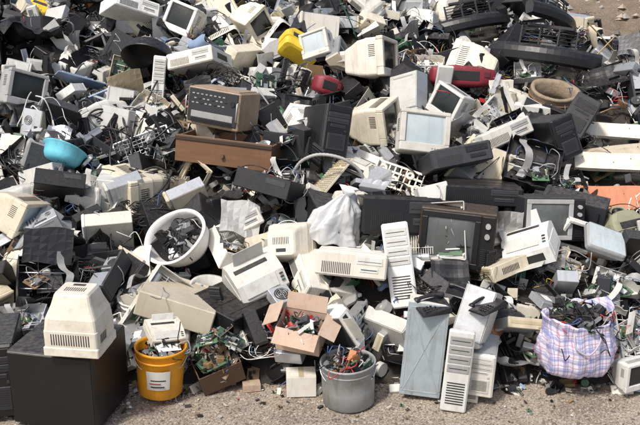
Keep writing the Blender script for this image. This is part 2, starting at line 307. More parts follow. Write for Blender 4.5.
def t_keyboard(p):
    b,t=PL[p];m=MB();m.hexa([(-.225,-.08,-.012),(.225,-.08,-.012),(.225,.08,-.012),(-.225,.08,-.012),(-.222,-.078,.0),(.222,-.078,.0),(.222,.078,.016),(-.222,.078,.016)],b)
    k=MB()
    for j in range(6):
        for i in range(19):
            if i==14 or (i>15 and j==5) or (i*7+j*5)%23==0: continue
            x=-.205+i*.0228;y=-.06+j*.0235+(.006 if j==5 else 0);z=.004+(y+.078)*.1
            k.hexa([(x-.0098,y-.0098,z-.003),(x+.0098,y-.0098,z-.003),(x+.0098,y+.0098,z-.003),(x-.0098,y+.0098,z-.003),(x-.007,y-.007,z+.007),(x+.007,y-.007,z+.007),(x+.007,y+.008,z+.008),(x-.007,y+.008,z+.008)],t if (i<2 or i>12) else (b if p!='black' else dark))
    return [('key_tray',m,None),('keys',k,None)]
def t_printer(p):
    b,t=PL[p];m=MB();X=lambda x,pr:[Vector((x,y,z)) for y,z in pr]
    pr=[(-.17,-.11),(.17,-.11),(.17,.08),(.10,.11),(-.06,.10),(-.165,.03),(-.17,.02)]
    m.loft([X(-.20,pr),X(.20,pr)],b); m.box((0,0,-.118),(.37,.30,.016),dark)
    for s in(-1,1): m.box((s*.2025,0,-.02),(.005,.25,.12),b,.002)
    sl=MB();sl.box((-.02,-.1712,-.045),(.30,.004,.06),chipm); sf=MB();sf.box((-.02,.06,.108),(.28,.03,.012),chipm)
    tr=MB();tr.box((-.02,-.23,-.072),(.27,.12,.006),t,.002,(-8,0,0))
    lid=MB();lid.hexa([(-.16,-.15,.0465),(.12,-.15,.0465),(.12,-.065,.101),(-.16,-.065,.101),(-.16,-.153,.052),(.12,-.153,.052),(.12,-.066,.108),(-.16,-.066,.108)],t)
    bt=MB()
    for i in range(3): bt.box((.165,-.135+i*.022,.058+i*.0142),(.03,.012,.008),dark if i else greenm,.002,(33,0,0))
    su=MB();su.box((0,.135,.15),(.26,.006,.13),t,.002,(-18,0,0))
    return [('body',m,None),('paper_slot',sl,0),('paper_feed',sf,0),('paper_tray',tr,None),('lid',lid,None),('button_row',bt,0),('paper_support',su,None)]
def t_drive(p):
    b,t=PL[p];m=MB();m.box((0,.004,0),(.146,.185,.040),steel,.002);m.box((0,.0,.0205),(.12,.15,.002),alu); f=MB();f.box((0,-.093,0),(.149,.008,.042),b,.002).box((0,-.0975,.002),(.13,.002,.012),t).box((.055,-.098,-.012),(.012,.004,.005),t)
    l=MB();l.box((.01,.02,.0218),(.07,.05,.001),label)
    return [('drive_case',m,None),('front_bezel',f,None),('paper_label',l,0)]
def t_psu(p):
    r=random.Random(3);m=MB();m.box((0,0,0),(.15,.14,.086),steel if p!='black' else dark,.003); g=MB();g.cyl((0,0,.0435),.055,.002,chipm,20)
    for q in(.015,.03,.045): g.tube([(q*math.cos(a*.524),q*math.sin(a*.524),.047) for a in range(12)],.0015,alu,4,True)
    g.box((0,0,.0465),(.1,.003,.002),alu); w=MB()
    for i in range(9):
        P=[Vector((.02*r.random(),.07,0))]
        for k in range(5): P.append(P[-1]+Vector((r.uniform(-.04,.04),r.uniform(.0,.05),r.uniform(-.03,.03))))
        w.tube(spl(P,3),.0022,r.choice([black,wred,yellow,orange,black]),5)
    return [('metal_case',m,None),('fan_grille',g,None),('wiring',w,None)]
def t_pcb(p):
    r=random.Random(9);m=MB();m.box((0,0,0),(.30,.22,.002),pcbm if p=='pcb' else pcbb); c=MB();n=MB();comps(c,n,r,.30,.22,.001,1.6); c.merge(n)
    q=MB();q.box((-.12,.108,.012),(.05,.014,.024),alu);q2=MB();q2.box((-.05,.108,.01),(.06,.014,.018),steel)
    return [('laminate',m,None),('chip_set',c,0),('port',q,0),('port',q2,0)]
def t_frame(p):
    b,t=PL[p];m=MB();m.box((0,0,.142),(.38,.03,.036),b,.008).box((0,0,-.135),(.38,.03,.05),b,.008)
    for s in(-1,1): m.box((s*.1725,0,.007),(.035,.03,.2342),b,.005); m.box((s*.182,.03,.0),(.004,.03,.28),b); m.box((s*.16,.03,.13),(.012,.03,.012),t); m.box((s*.16,.03,-.12),(.012,.03,.012),t)
    m.box((0,.03,.156),(.36,.03,.003),b).box((0,.03,-.156),(.36,.03,.003),b)
    k=MB()
    for i in range(4): k.box((.05+i*.025,-.0165,-.14),(.015,.005,.008),t,.001)
    return [('bezel_ring',m,None),('button_row',k,None)]
def t_shell(p):
    b,t=PL[p];m=MB();S=((-.12,.38,.33,.03),(-.03,.375,.325,.035),(.02,.34,.30,.04),(.10,.26,.23,.04),(.14,.22,.19,.04))
    m.loft([rrect(w,h,r,y) for y,w,h,r in S]+[rrect(w-.008,h-.008,r,y-.004) for y,w,h,r in S[::-1]],b,False,False); q=[rrect(.212,.182,.036,.134),rrect(.22,.19,.04,.141)]; m.loft(q,b)
    o=[rrect(w,h,r,y) for y,w,h,r in S[:1]]+[rrect(w-.008,h-.008,r,y-.004) for y,w,h,r in S[:1]]; m.loft(o,b,False,False)
    v=MB()
    for i in range(12): v.box((-.12+i*.02,-.07,.1655),(.008,.06,.002),chipm)
    w=MB();wires(w,random.Random(4),(.14,.08,.1),12,[black,rubber,black])
    return [('rear_shell',m,None),('vent_grille',v,0),('wiring',w,None)]
def t_casing(p):
    b,t=PL[p];m=MB();S=[(-.30,.12,.11,.03),(-.285,.19,.17,.04),(-.1,.24,.22,.04),(.12,.24,.21,.04),(.28,.19,.16,.04),(.30,.12,.10,.03)]
    m.loft([[Vector((q.y,q.x,q.z)) for q in rrect(w,h,r,y)] for y,w,h,r in S],b,True,True,True)
    o=MB();o.box((-.02,-.118,.0),(.30,.012,.10),chipm,.004);o2=MB();o2.box((.2,-.11,.02),(.06,.012,.06),t,.004)
    return [('curved_shell',m,None),('opening',o,0),('control_plate',o2,0)]
def t_basket(p):
    m=MB();m.lathe([(0,-.1),(.10,-.1),(.15,-.08),(.18,-.03),(.20,.06),(.205,.1),(.222,.105),(.222,.112),(.20,.11),(.195,.06),(.174,-.028),(.145,-.074),(.10,-.094),(0,-.094)],white,(0,0,0),48,None,False,.02)
    m.v=[Vector((v.x*1.12,v.y*.92,v.z)) for v in m.v]
    w=MB();w.T=Matrix.Translation((0,0,.04));wires(w,random.Random(6),(.13,.13,.06),24,[black,rubber,black,dark],.0045)
    c=MB();r=random.Random(2)
    for i in range(22):
        c.T=Matrix.Translation((r.uniform(-.11,.11),r.uniform(-.1,.1),r.uniform(-.02,.10)))@Euler((r.uniform(-1,1),r.uniform(-1,1),r.uniform(0,6))).to_matrix().to_4x4();c.box((0,0,0),(r.uniform(.05,.13),r.uniform(.03,.08),r.uniform(.015,.05)),r.choice([grey,black,dark,steel,black]),.003)
    return [('tub_wall',m,None),('cable_bundle',w,None),('scrap_filling',c,None)]
def t_tv(p):
    cab=dwood if p=='wood' else dark;fm=black if p=='wood' else grey;m=MB();m.box((0,.0,0),(.52,.30,.40),cab,.008); m.loft([rrect(.44,.34,.02,.151),rrect(.30,.24,.02,.22)],dark)
    f=MB();f.box((-.045,-.158,.165),(.40,.016,.04),fm,.004).box((-.045,-.158,-.165),(.40,.016,.04),fm,.004)
    for x in(-.225,.135): f.box((x,-.158,0),(.04,.016,.2898),fm,.004)
    s=MB();s.sheet(10,8,lambda u,v:(-.045+(u-.5)*.32,-.152-.02*(1-(2*u-1)**4)*(1-(2*v-1)**4),(v-.5)*.29),scr_m,-.003)
    c=MB();c.box((.205,-.155,0),(.085,.01,.36),black,.003)
    for i in range(9): c.box((.205,-.162,-.04-i*.014),(.065,.004,.004),dark)
    P=[('cabinet_body',m,None),('screen_frame',f,None),('screen',s,1),('control_panel',c,None)]
    for z in(.12,.05): k=MB();k.cyl((.205,-.17,z),.018,.02,grey,16,(90,0,0));P.append(('knob',k,3))
    return P
def t_tube(p):
    g=MB();S=[rrect(.36,.28,.03,-.12),rrect(.37,.29,.03,-.07),rrect(.33,.26,.05,-.02),rrect(.22,.18,.07,.05),rrect(.09,.08,.035,.10)];g.loft(S,dark if p=='black' else grey,True,True,True)
    s=MB();s.sheet(8,6,lambda u,v:((u-.5)*.34,-.121-.014*(1-(2*u-1)**2)*(1-(2*v-1)**2),(v-.5)*.26),scr_l,-.002)
    n=MB();n.cyl((0,.16,0),.016,.14,scr_l,12,(90,0,0)); c=MB();c.lathe([(.06,0),(.065,.01),(.045,.05),(.05,.06),(.02,.062)],copper,(0,.075,0),16,(-90,0,0)); b=MB();b.loft([rrect(.378,.298,.03,-.09),rrect(.378,.298,.03,-.06)],steel,False,False)
    return [('glass_funnel',g,None),('screen',s,0),('tube_neck',n,None),('deflection_coil',c,None),('metal_band',b,None)]
def t_bucket(p):
    b={'orange':orange,'steel':M('zinc_bucket',(.46,.48,.49),.55,.35,grime=.7,dust=.2,streak=.45)}[p];m=MB()
    m.lathe([(0,-.145),(.125,-.145),(.13,-.14),(.138,-.02),(.147,.13),(.155,.132),(.155,.146),(.149,.148),(.142,.13),(.125,-.13),(0,-.13)] if p=='orange' else [(0,-.125),(.138,-.125),(.144,-.12),(.147,-.02),(.150,.12),(.156,.124),(.156,.134),(.150,.136),(.146,.12),(.140,-.11),(0,-.11)],b,(0,0,0),36,None,False,.008); m.lathe([(.142,.08),(.149,.082),(.1525,.092),(.1435,.094)],b,(0,0,0),36,None,True,.008)
    h=MB();h.tube(spl([(.155*math.cos(a*.3142),-.02-.16*math.sin(a*.3142)*.6,.11-.1*math.sin(a*.3142)) for a in range(11)],2),.003,alu,6)
    P=[('bucket_wall',m,None),('handle',h,None)]
    if p=='orange':
        l=MB();l.sheet(8,3,lambda u,v:((.1405+.012*v)*math.sin(-.1+(u-.5)*.95),-(.1425+.012*v)*math.cos(-.1+(u-.5)*.95),-.07+.12*v),label,.0015)
        for z,a,b2,mt in((.035,-.45,.25,wred),(.012,-.4,.1,black),(-.01,-.4,.2,black),(-.03,-.45,.0,wred),(-.05,-.4,.15,black)):
            l.sheet(6,1,lambda u,v:((.147+.01*(z+v*.009+.07))*math.sin(a+(b2-a)*u),-(.149+.01*(z+.07))*math.cos(a+(b2-a)*u),z+v*.006),mt,.002)
        P.append(('paper_label',l,0))
    return P
def t_carton(p):
    b=card if p=='card' else dcard;m=MB();m.box((0,0,-.098),(.30,.24,.004),b)
    for s in(-1,1): m.box((s*.148,0,0),(.004,.232,.2),b);m.box((0,s*.118,0),(.3,.004,.2),b)
    P=[('box_wall',m,None)]
    for c,z,ro in(((0,-.172,.078),(.29,.125,.004),(25,4,0)),((-.197,0,.13),(.12,.22,.004),(0,-32,4)),((.197,.0,.078),(.12,.22,.004),(0,22,-3)),((0,.14,.155),(.28,.12,.004),(65,0,0)))[:4 if p=='card' else 0]:
        f=MB();f.box(c,z,b,0,ro);P.append(('flap',f,None))
    return P
def t_closedbox(p):
    b=white if p=='white' else card;m=MB();m.box((0,0,0),(.28,.20,.20),b,.003);f=MB();f.box((0,-.05,.1025),(.276,.096,.003),b).box((0,.052,.1025),(.276,.096,.003),b)
    t=MB();t.box((0,0,.1052),(.05,.20,.001),yell);return [('box_wall',m,None),('flap',f,0),('tape',t,0)]
def t_cabinet(p):
    m=MB();m.box((0,0,0),(.50,.44,.44),black,.006);l=MB();l.box((0,0,.2225),(.49,.43,.006),dark,.002)
    d=MB();d.box((0,-.2215,.0),(.485,.003,.425),black,.001);P=[('case_body',m,None),('top_sheet',l,None),('front_plate',d,0)]
    for x in(-1,1):
        for y in(-1,1): f=MB();f.cyl((x*.2,y*.17,-.23),.018,.02,rubber,10);P.append(('foot',f,None))
    return P
def t_bracket(p):
    m=MB();b=white if p=='white' else steel
    for i in range(9): m.box((-.2+i*.05,0,0),(.012,.20,.006),b)
    for j in(-.1,-.035,.035,.1): m.box((0,j,.0065),(.42,.018,.006),b)
    for x,y,q in((-.15,.04,.04),(-.03,-.04,.045),(.09,.05,.035),(.17,-.05,.04)): m.lathe([(q*.45,.0),(q,.0),(q,.014),(q*.45,.014)],b,(x,y,0),18,None,True)
    for x in(-.2,.2): m.box((x,0,.03),(.004,.2,.05),b)
    return [('metal_bracket',m,None)]
def t_rack(p):
    m=MB();b=steel if p!='black' else dark
    for i in range(13): m.tube([(-.24+i*.04,-.15,0),(-.24+i*.04,.15,0)],.003,b,5)
    for j in range(9): m.tube([(-.24,-.15+j*.0375,.004),(.24,-.15+j*.0375,.004)],.003,b,5)
    for s in(-1,1): m.box((s*.245,0,.0),(.014,.32,.03),b,.002);m.box((0,s*.157,0),(.475,.012,.03),b,.002)
    return [('wire_rack',m,None)]
def t_perf(p):
    b=white if p=='white' else steel;m=MB();m.box((0,0,0),(.34,.26,.006),b,.002)
    for s in(-1,1): m.box((s*.168,0,.014),(.004,.26,.022),b);m.box((0,s*.128,.014),(.332,.004,.022),b)
    h=MB()
    for i in range(9):
        for j in range(6): h.box((-.14+i*.035,-.1+j*.04,.0035),(.022,.026,.002),chipm)
    return [('metal_plate',m,None),('perforation',h,0)]
def t_panel(p):
    b=PL[p][0];m=MB()
    m.sheet(14,8,lambda u,v:((u-.5)*.42,(v-.5)*.26,.02*math.sin(u*4+1)+.012*math.sin(v*6+u*3)+(.006 if int(u*14)%3==1 else 0)+(.02*(abs(v-.5)>.46))),b,.003,False)
    n=MB();n.box((0,.132,.02),(.40,.006,.035),b).box((.09,-.05,.02),(.10,.006,.03),b)
    return [('moulded_skin',m,None),('rib',n,0)]
def t_bent(p):
    b={'white':white,'steel':steel,'beige':beige,'black':black,'blue':blueg,'dark':dark}[p];m=MB()
    q=spl([(x,0,z) for x,z in[(-.2,.05),(-.19,-.02),(-.05,-.03),(.06,.0),(.17,-.02),(.2,.06)]],3);n=len(q)-1
    m.sheet(n,5,lambda u,v:(q[int(round(u*n))].x,(v-.5)*.24+.01*math.sin(u*9),q[int(round(u*n))].z+.012*math.sin(v*7+u*5)),b,.002,True)
    s=MB()
    for i in range(6): s.box((-.1+i*.03,.03,-.018),(.012,.08,.02),chipm)
    return [('bent_skin',m,None),('slot',s,0)]
def t_phone(p):
    b,t=PL[p];m=MB();m.hexa([(-.09,-.11,-.02),(.09,-.11,-.02),(.09,.11,-.02),(-.09,.11,-.02),(-.08,-.105,-.005),(.08,-.105,-.005),(.08,.105,.035),(-.08,.105,.035)],b)
    k=MB()
    for i in range(3):
        for j in range(4): k.box((.01+i*.024,-.07+j*.024,.008+j*.0045),(.015,.014,.008),b,.002)
    h=MB();h.tube(spl([(-.055,-.1,.03),(-.057,-.06,.055),(-.057,.04,.065),(-.055,.1,.055)],4),.016,b,8,False,lambda i:1.55 if (i<3 or i>9) else .9)
    return [('phone_base',m,None),('keypad',k,0),('handset',h,None)]
def t_mouse(p):
    b,t=PL[p];m=MB();m.loft([rrect(w,h,h*.45,y,zo) for y,w,h,zo in((-.055,.04,.015,-.005),(-.045,.055,.025,0),(0,.062,.035,.004),(.045,.055,.028,0),(.056,.035,.012,-.006))],b,True,True,True)
    c=MB();c.tube(spl([(0,-.055,0),(.02,-.12,-.005),(.08,-.13,-.005),(.1,-.06,0),(.13,-.02,0)],4),.002,t,5)
    return [('mouse_body',m,None),('cable',c,None)]
def t_fan(p):
    m=MB()
    for s in(-1,1): m.box((s*.056,0,0),(.008,.12,.025),black,.002);m.box((0,s*.056,0),(.104,.008,.025),black,.002)
    m.lathe([(.052,-.012),(.056,-.012),(.056,.012),(.052,.012)],black,(0,0,0),20,None,True)
    f=MB();f.cyl((0,0,0),.02,.022,dark,14)
    for i in range(7):
        a=i*.8976;c,s=math.cos(a),math.sin(a); f.hexa([(c*.018-s*.008,s*.018+c*.008,-.008),(c*.048-s*.016,s*.048+c*.016,-.009),(c*.048+s*.012,s*.048-c*.012,.007),(c*.018+s*.006,s*.018-c*.006,.006),(c*.018-s*.008,s*.018+c*.008,-.006),(c*.048-s*.016,s*.048+c*.016,-.007),(c*.048+s*.012,s*.048-c*.012,.009),(c*.018+s*.006,s*.018-c*.006,.008)],dark)
    return [('fan_frame',m,None),('fan_rotor',f,None)]
def t_tangle(p):
    mats={'black':[black,rubber,rubber,dark],'grey':[lgrey,grey,beige],'mixed':[black,black,rubber,grey,blue,wred,white]}[p];m=MB();r=random.Random(len(p)*3)
    for k in range(14):
        n=12;a0=r.random()*6.28;R0=r.uniform(.09,.22);cx,cy=r.uniform(-.09,.09),r.uniform(-.09,.09);mat=r.choice(mats);dr=r.choice((-1,1))
        P=[(cx+R0*(1+.3*math.sin(i*1.3+k))*math.cos(a0+dr*i*.55),cy+R0*.8*(1+.25*math.cos(i*.9+k))*math.sin(a0+dr*i*.55),.03*math.sin(i*1.7+k)+.01*k*.5-.03) for i in range(n)]
        m.tube(spl(P,3),r.choice((.003,.004,.0055)),mat,5)
    return [('cable_tangle',m,None)]
def t_coil(p):
    m=MB();mt={'red':wred,'grey':lgrey,'black':rubber,'white':white}[p];n=150
    m.tube([((.12+.012*math.sin(i*.9))*math.cos(i*.32),(.12+.012*math.sin(i*.9))*math.sin(i*.32),.04*math.sin(i*.13+1)) for i in range(n)],.008,mt,6); k=MB();k.tube([(.13,-.03,-.05),(.09,-.03,0),(.12,-.03,.05),(.16,-.03,0)],.005,white,5,True)
    return [('coiled_cable',m,None),('tie',k,None)]
def t_basin(p):
    b={'cyan':cyan,'grey':lgrey,'white':white}[p];m=MB();m.lathe([(0,-.075),(.10,-.07),(.14,-.055),(.165,-.02),(.185,.06),(.205,.066),(.205,.072),(.182,.068),(.16,-.014),(.135,-.048),(.10,-.063),(0,-.067)],b,(0,0,0),32,None,False,.012)
    return [('basin',m,None)]
def t_ring(p):
    m=MB();m.lathe([(.20,-.13),(.25,-.13),(.262,.0),(.26,.09),(.272,.10),(.268,.13),(.235,.128),(.215,.09),(.205,.0)],conc,(0,0,0),40,None,True,.025); n=MB();n.lathe([(.264,.02),(.272,.02),(.272,.045),(.264,.045)],rust,(0,0,0),40,None,True,.025)
    return [('tub_wall',m,None),('iron_band',n,0)]
def t_plank(p):
    b=plankm if p=='wood' else (cream if p=='white' else redw);m=MB();m.loft([[Vector((x,-.06+.003*math.sin(x*5),-.012+.01*math.sin(x*2))),Vector((x,.06,-.012+.01*math.sin(x*2))),Vector((x,.06+.002*math.sin(x*7),.012+.01*math.sin(x*2))),Vector((x,-.06,.012+.01*math.sin(x*2)))] for x in[-.6+.1*i for i in range(13)]],b)
    for x in(-.5,.1,.52): m.cyl((x,.02,.016+.01*math.sin(x*2)),.004,.006,rust,8)
    return [('plank',m,None)]
def t_bumper(p):
    m=MB();S=[]
    for i in range(17):
        x=-.6+.075*i;y=.32*(x/.6)**2*.7; S.append([Vector((x,y+a,z)) for a,z in((-.05,-.07),(.03,-.09),(.045,-.02),(.045,.05),(.0,.085),(-.045,.05),(-.06,0))])
    m.loft(S,black);g=MB()
    for k in range(5): g.tube([(-.3+.05*i,.1+.32*((-.3+.05*i)/.6)**2*.7,.12+k*.035) for i in range(13)],.006,black,5)
    for x in(-.3,-.1,.1,.3): g.box((x,.10+.32*(x/.6)**2*.7,.17),(.02,.02,.2),dark,.003)
    P=[('bumper_beam',m,None),('grille',g,None)]
    for c,z in(((-.35,.16,.0),(.05,.14,.06)),((.35,.16,.0),(.05,.14,.06)),((0,.12,.28),(.5,.03,.03))): b=MB();b.box(c,z,dark,.004);P.append(('mounting_bracket',b,None))
    return P
def t_jerry(p):
    m=MB();b=yellow if p=='yellow' else khaki;m.loft([rrect(w,h,.03,y) for y,w,h in((-.14,.20,.10),(-.13,.25,.13),(-.04,.25,.13),(-.035,.235,.12),(-.02,.235,.12),(-.015,.25,.13),(.06,.25,.13),(.12,.18,.12),(.14,.08,.08))],b);h=MB();h.tube(spl([(-.07,.10,0),(-.03,.18,0),(.06,.17,0),(.09,.10,0)],4),.012,b,7);c=MB();c.cyl((0,.15,0),.03,.03,black,12,(90,0,0))
    m.box((0,.02,.0665),(.16,.05,.004),dark)
    return [('can_body',m,None),('handle',h,None),('cap',c,None)]
def t_copier(p):
    m=MB();m.box((0,.01,0),(.50,.40,.30),tan,.01);f=MB();f.box((0,-.196,.01),(.47,.012,.26),dark,.004);f.box((0,-.2045,-.06),(.40,.006,.05),grey,.001)
    k=MB()
    for j in range(3):
        for i in range(8): k.box((-.19+i*.042+(.02 if j==1 else 0),-.2045,.10-j*.036),(.022,.006,.010),grey if (i*j)%3!=1 else chipm,.001)
    k.cyl((.19,-.206,.06),.022,.012,chipm,14,(90,0,0));s=MB()
    for i in range(6): s.box((0,-.2042,-.095-i*.006),(.4,.003,.003),chipm)
    t=MB();t.box((0,.01,.154),(.44,.34,.008),tan,.003);P=[('case_body',m,None),('front_panel',f,None),('button_row',k,1),('vent_slot',s,1),('top_cover',t,None)]
    for q in(-1,1): h=MB();h.tube([(q*.245,-.2,-.08),(q*.245,-.23,-.07),(q*.245,-.23,.07),(q*.245,-.2,.08)],.006,alu,6);P.append(('handle',h,None))
    return P
def t_drawer(p):
    m=MB();m.box((0,0,-.085),(.66,.40,.01),wood)
    for s in(-1,1): m.box((s*.325,0,0),(.014,.38,.16),wood,.002);m.box((0,s*.196,0),(.664,.014,.18),wood,.002)
    m.box((0,0,.0),(.63,.37,.01),wood); r=MB();r.box((0,-.206,.07),(.67,.012,.025),dwood,.002);h=MB();h.cyl((0,-.216,-.02),.014,.025,rust,10,(90,0,0))
    return [('drawer_box',m,None),('front_edge',r,0),('knob',h,None)]
def t_splate(p):
    m=MB();m.box((0,0,0),(.25,.012,.62),bsteel,.003);k2=MB();k2.box((.003,.092,0),(.232,.17,.60),steel,.003)
    r=MB()
    for s in(-1,1): r.box((0,-.0065,0),(.009,.004,.60),bsteel,.0015,(0,s*21,0))
    for s in(-1,1): r.box((s*.108,-.0065,0),(.008,.003,.57),bsteel,.001);r.box((0,-.0065,s*.28),(.206,.003,.008),bsteel,.001)
    f=MB();f.box((0,.092,.306),(.24,.18,.012),cream,.004);P=[('sheet_metal',m,None),('ridge',r,0),('case_frame',k2,None),('front_moulding',f,None)]
    v=MB()
    for i in range(8): v.box((.1205,.04+i*.014,-.1),(.003,.005,.2),chipm)
    P.append(('vent_slot',v,2))
    for z in(-.26,.26):
        for x in(-.116,.116): k=MB();k.cyl((x,-.0075,z),.005,.005,alu,8,(90,0,0));P.append(('screw',k,0))
    return P
def t_tallpanel(p):
    b,t=PL[p];m=MB();m.box((0,0,0),(.13,.035,.44),b,.008)
    d=MB()
    for i in range(4): d.box((0,-.0195,.17-i*.05),(.11,.005,.042),t,.002);d.box((0,-.0225,.17-i*.05),(.09,.002,.003),chipm)
    v=MB()
    for i in range(9): v.box((0,-.0185,-.06-i*.014),(.09,.003,.005),chipm)
    return [('front_moulding',m,None),('drive_bay',d,0),('vent_slot',v,0)]
def t_hose(p):
    m=MB();q=spl([(-.3,0,-.08),(-.22,.02,.05),(-.08,.03,.12),(.1,.02,.10),(.24,0,.0),(.3,-.03,-.14)],12); m.tube(q,.015,grey,8,False,lambda i:1 if i%2 else .84);P=[('hose_tube',m,None)]
    for c in(q[0],q[-1]): e=MB();e.cyl(c,.024,.04,dark,12);P.append(('hose_cuff',e,None))
    return P
def t_film(p):
    m=MB();N=60
    def fn(u,v):
        a=u*2*math.pi;z=v; r=(.20*(1-z)**.55+.018)*(1+.28*noise.noise(Vector((math.cos(a)*1.3,math.sin(a)*1.3,z*1.6))))
        f=1+(.16*math.sin(a*9+3*z+2*math.sin(a*2))+.13*noise.noise(Vector((math.cos(a)*7,math.sin(a)*7,z*4))))*(.35+z*.65)-.12*abs(noise.noise(Vector((math.cos(a)*3,math.sin(a)*3,z*6+3))))
        return Vector((r*f*math.cos(a)*1.1,r*f*math.sin(a)*.75,z*.36-.16+.05*noise.noise(Vector((math.cos(a)*2,math.sin(a)*2,z*3+8)))))
    vs=[fn(i/96,j/N) for j in range(N+1) for i in range(96)];fs=[(j*96+i,j*96+(i+1)%96,(j+1)*96+(i+1)%96,(j+1)*96+i) for j in range(N) for i in range(96)];fs.append(list(range(96))[::-1]);m.add(vs,fs,bagm,True)
    k=MB();k.lathe([(.02,0),(.035,.03),(.06,.06),(.05,.065),(.015,.02)],bagm,(0,0,.19),18,None,False,.3);return [('bag_film',m,None),('knot',k,None)]
def t_sack(p):
    m=MB();seg=120;prof=[(.02,-.2),(.17,-.2),(.225,-.185),(.255,-.15),(.268,-.10),(.268,-.05),(.258,.0),(.248,.04),(.236,.08),(.228,.12),(.234,.15),(.240,.165),(.226,.168),(.214,.13),(.205,.08),(.12,.06),(.01,.055)];vs=[]
    for r,z in prof:
        for i in range(seg):
            a=2*math.pi*i/seg;c,s_=math.cos(a),math.sin(a);e=1 if z<.1 else .5;n=noise.noise(Vector((c*1.8,s_*1.8,min(z,.1)*5)))*.14+math.sin(a*13+z*16)*.012*(z>-.1)+(noise.noise(Vector((c*5,s_*5,z*13)))*.11-abs(noise.noise(Vector((c*4,s_*4,z*10+5))))*.11)*e
            vs.append((r*1.1*(1+n)*c,r*.92*(1+n)*s_,z+.02*noise.noise(Vector((c*3,s_*3,2)))+((.022*math.sin(a*2+1)+.012*math.sin(a*5)) if z>.11 else 0)))
    fs=[(j*seg+i,j*seg+(i+1)%seg,(j+1)*seg+(i+1)%seg,(j+1)*seg+i) for j in range(len(prof)-1) for i in range(seg)];fs.append([i for i in range(seg)][::-1]);fs.append([(len(prof)-1)*seg+i for i in range(seg)]);m.add(vs,fs,plaid,True)
    h=MB();h.tube(spl([(-.12,-.21,.12),(-.12,-.25,.05),(-.03,-.262,.0),(.05,-.25,.06),(.08,-.205,.12)],4),.007,M('webbing_strap',(.55,.5,.58),.7),6)
    return [('sack_cloth',m,None),('strap',h,None)]
def t_tarp(p):
    m=MB();m.sheet(24,14,lambda u,v:((u-.5)*.9,(v-.5)*.5,.12*noise.fractal(Vector((u*3,v*2.4,1)),.7,2.1,4)+.05*math.sin(u*14+v*6)),black,.003)
    return [('tarpaulin',m,None)]
def t_dome(p):
    m=MB();m.lathe([(0,.14),(.1,.13),(.17,.08),(.2,0),(.21,-.02),(.205,-.02),(.165,.075),(.09,.12),(0,.13)],PL[p][0],(0,0,0),28);k=MB();k.lathe([(0,.15),(.04,.15),(.045,.135),(0,.134)],PL[p][1],(0,0,0),16)
    return [('dome_shell',m,None),('centre_cap',k,0)]
def t_pipe(p):
    m=MB();m.tube(spl([(-.6,0,0),(-.2,.01,.02),(.2,0,.02),(.6,.02,-.01)],4),.014,{'grey':lgrey,'black':black,'brown':M('brown_pipe',(.42,.30,.15),.7),'green':greenm}[p],8);e=MB();e.cyl((-.6,0,0),.018,.04,dark,10,(0,90,0));return [('pipe_tube',m,None),('end_cap',e,None)]
KN={'crt':('crt_monitor','monitor'),'crtn':('crt_monitor','monitor'),'tower':('computer_tower','computer'),'desktop':('desktop_computer','computer'),'open':('open_computer','computer case'),'ribbed':('open_machine','open machine'),'wreck':('broken_machine','broken machine'),'keyboard':('keyboard','keyboard'),'printer':('printer','printer'),'drive':('disk_drive','disk drive'),'psu':('power_supply','power supply'),'pcb':('circuit_board','circuit board'),'frame':('hollow_monitor','empty monitor'),'shell':('monitor_shell','monitor shell'),'casing':('appliance_casing','casing'),'basket':('plastic_tub','tub'),'tv':('television','television'),'tube':('picture_tube','picture tube'),'bucket':('bucket','bucket'),'carton':('cardboard_box','box'),'closedbox':('carton','box'),'cabinet':('steel_cabinet','cabinet'),'bracket':('metal_bracket','bracket'),'rack':('wire_rack','rack'),'perf':('perforated_plate','metal plate'),'panel':('moulded_sheet','plastic sheet'),'bent':('bent_sheet','sheet'),'phone':('telephone','telephone'),'mouse':('computer_mouse','mouse'),'fan':('cooling_fan','fan'),'tangle':('cable_tangle','cables'),'coil':('cable_coil','cable'),'basin':('basin','basin'),'ring':('round_tub','tub'),'plank':('plank','plank'),'bumper':('car_bumper','bumper'),'jerry':('jerry_can','can'),'copier':('bench_instrument','instrument'),'drawer':('wooden_drawer','drawer'),'splate':('steel_case','computer case'),'tallpanel':('computer_faceplate','faceplate'),'hose':('corrugated_hose','hose'),'film':('plastic_bag','bag'),'sack':('woven_sack','sack'),'tarp':('tarpaulin','tarp'),'dome':('plastic_dome','dome'),'pipe':('pipe','pipe')}
def kn(kind,pal): return ('stripped_chassis','stripped chassis') if kind=='wreck' and pal[:-1] in('steel','black','dark') else KN[kind]
TPL={}
def get(kind,pal):
    if (kind,pal) in TPL: return TPL[kind,pal]
    P=globals()['t_'+kind](pal); allv=[v for _,mb,_ in P for v in mb.v]
    lo=Vector([min(v[i] for v in allv) for i in range(3)]);hi=Vector([max(v[i] for v in allv) for i in range(3)]);c=(lo+hi)/2
    J=MB()
    for _,mb,_ in P: J.merge(mb)
    TPL[kind,pal]=dict(parts=[(n,mb.mesh(n,c),q) for n,mb,q in P],joined=J.mesh(kn(kind,pal)[0],c),dim=hi-lo); return TPL[kind,pal]
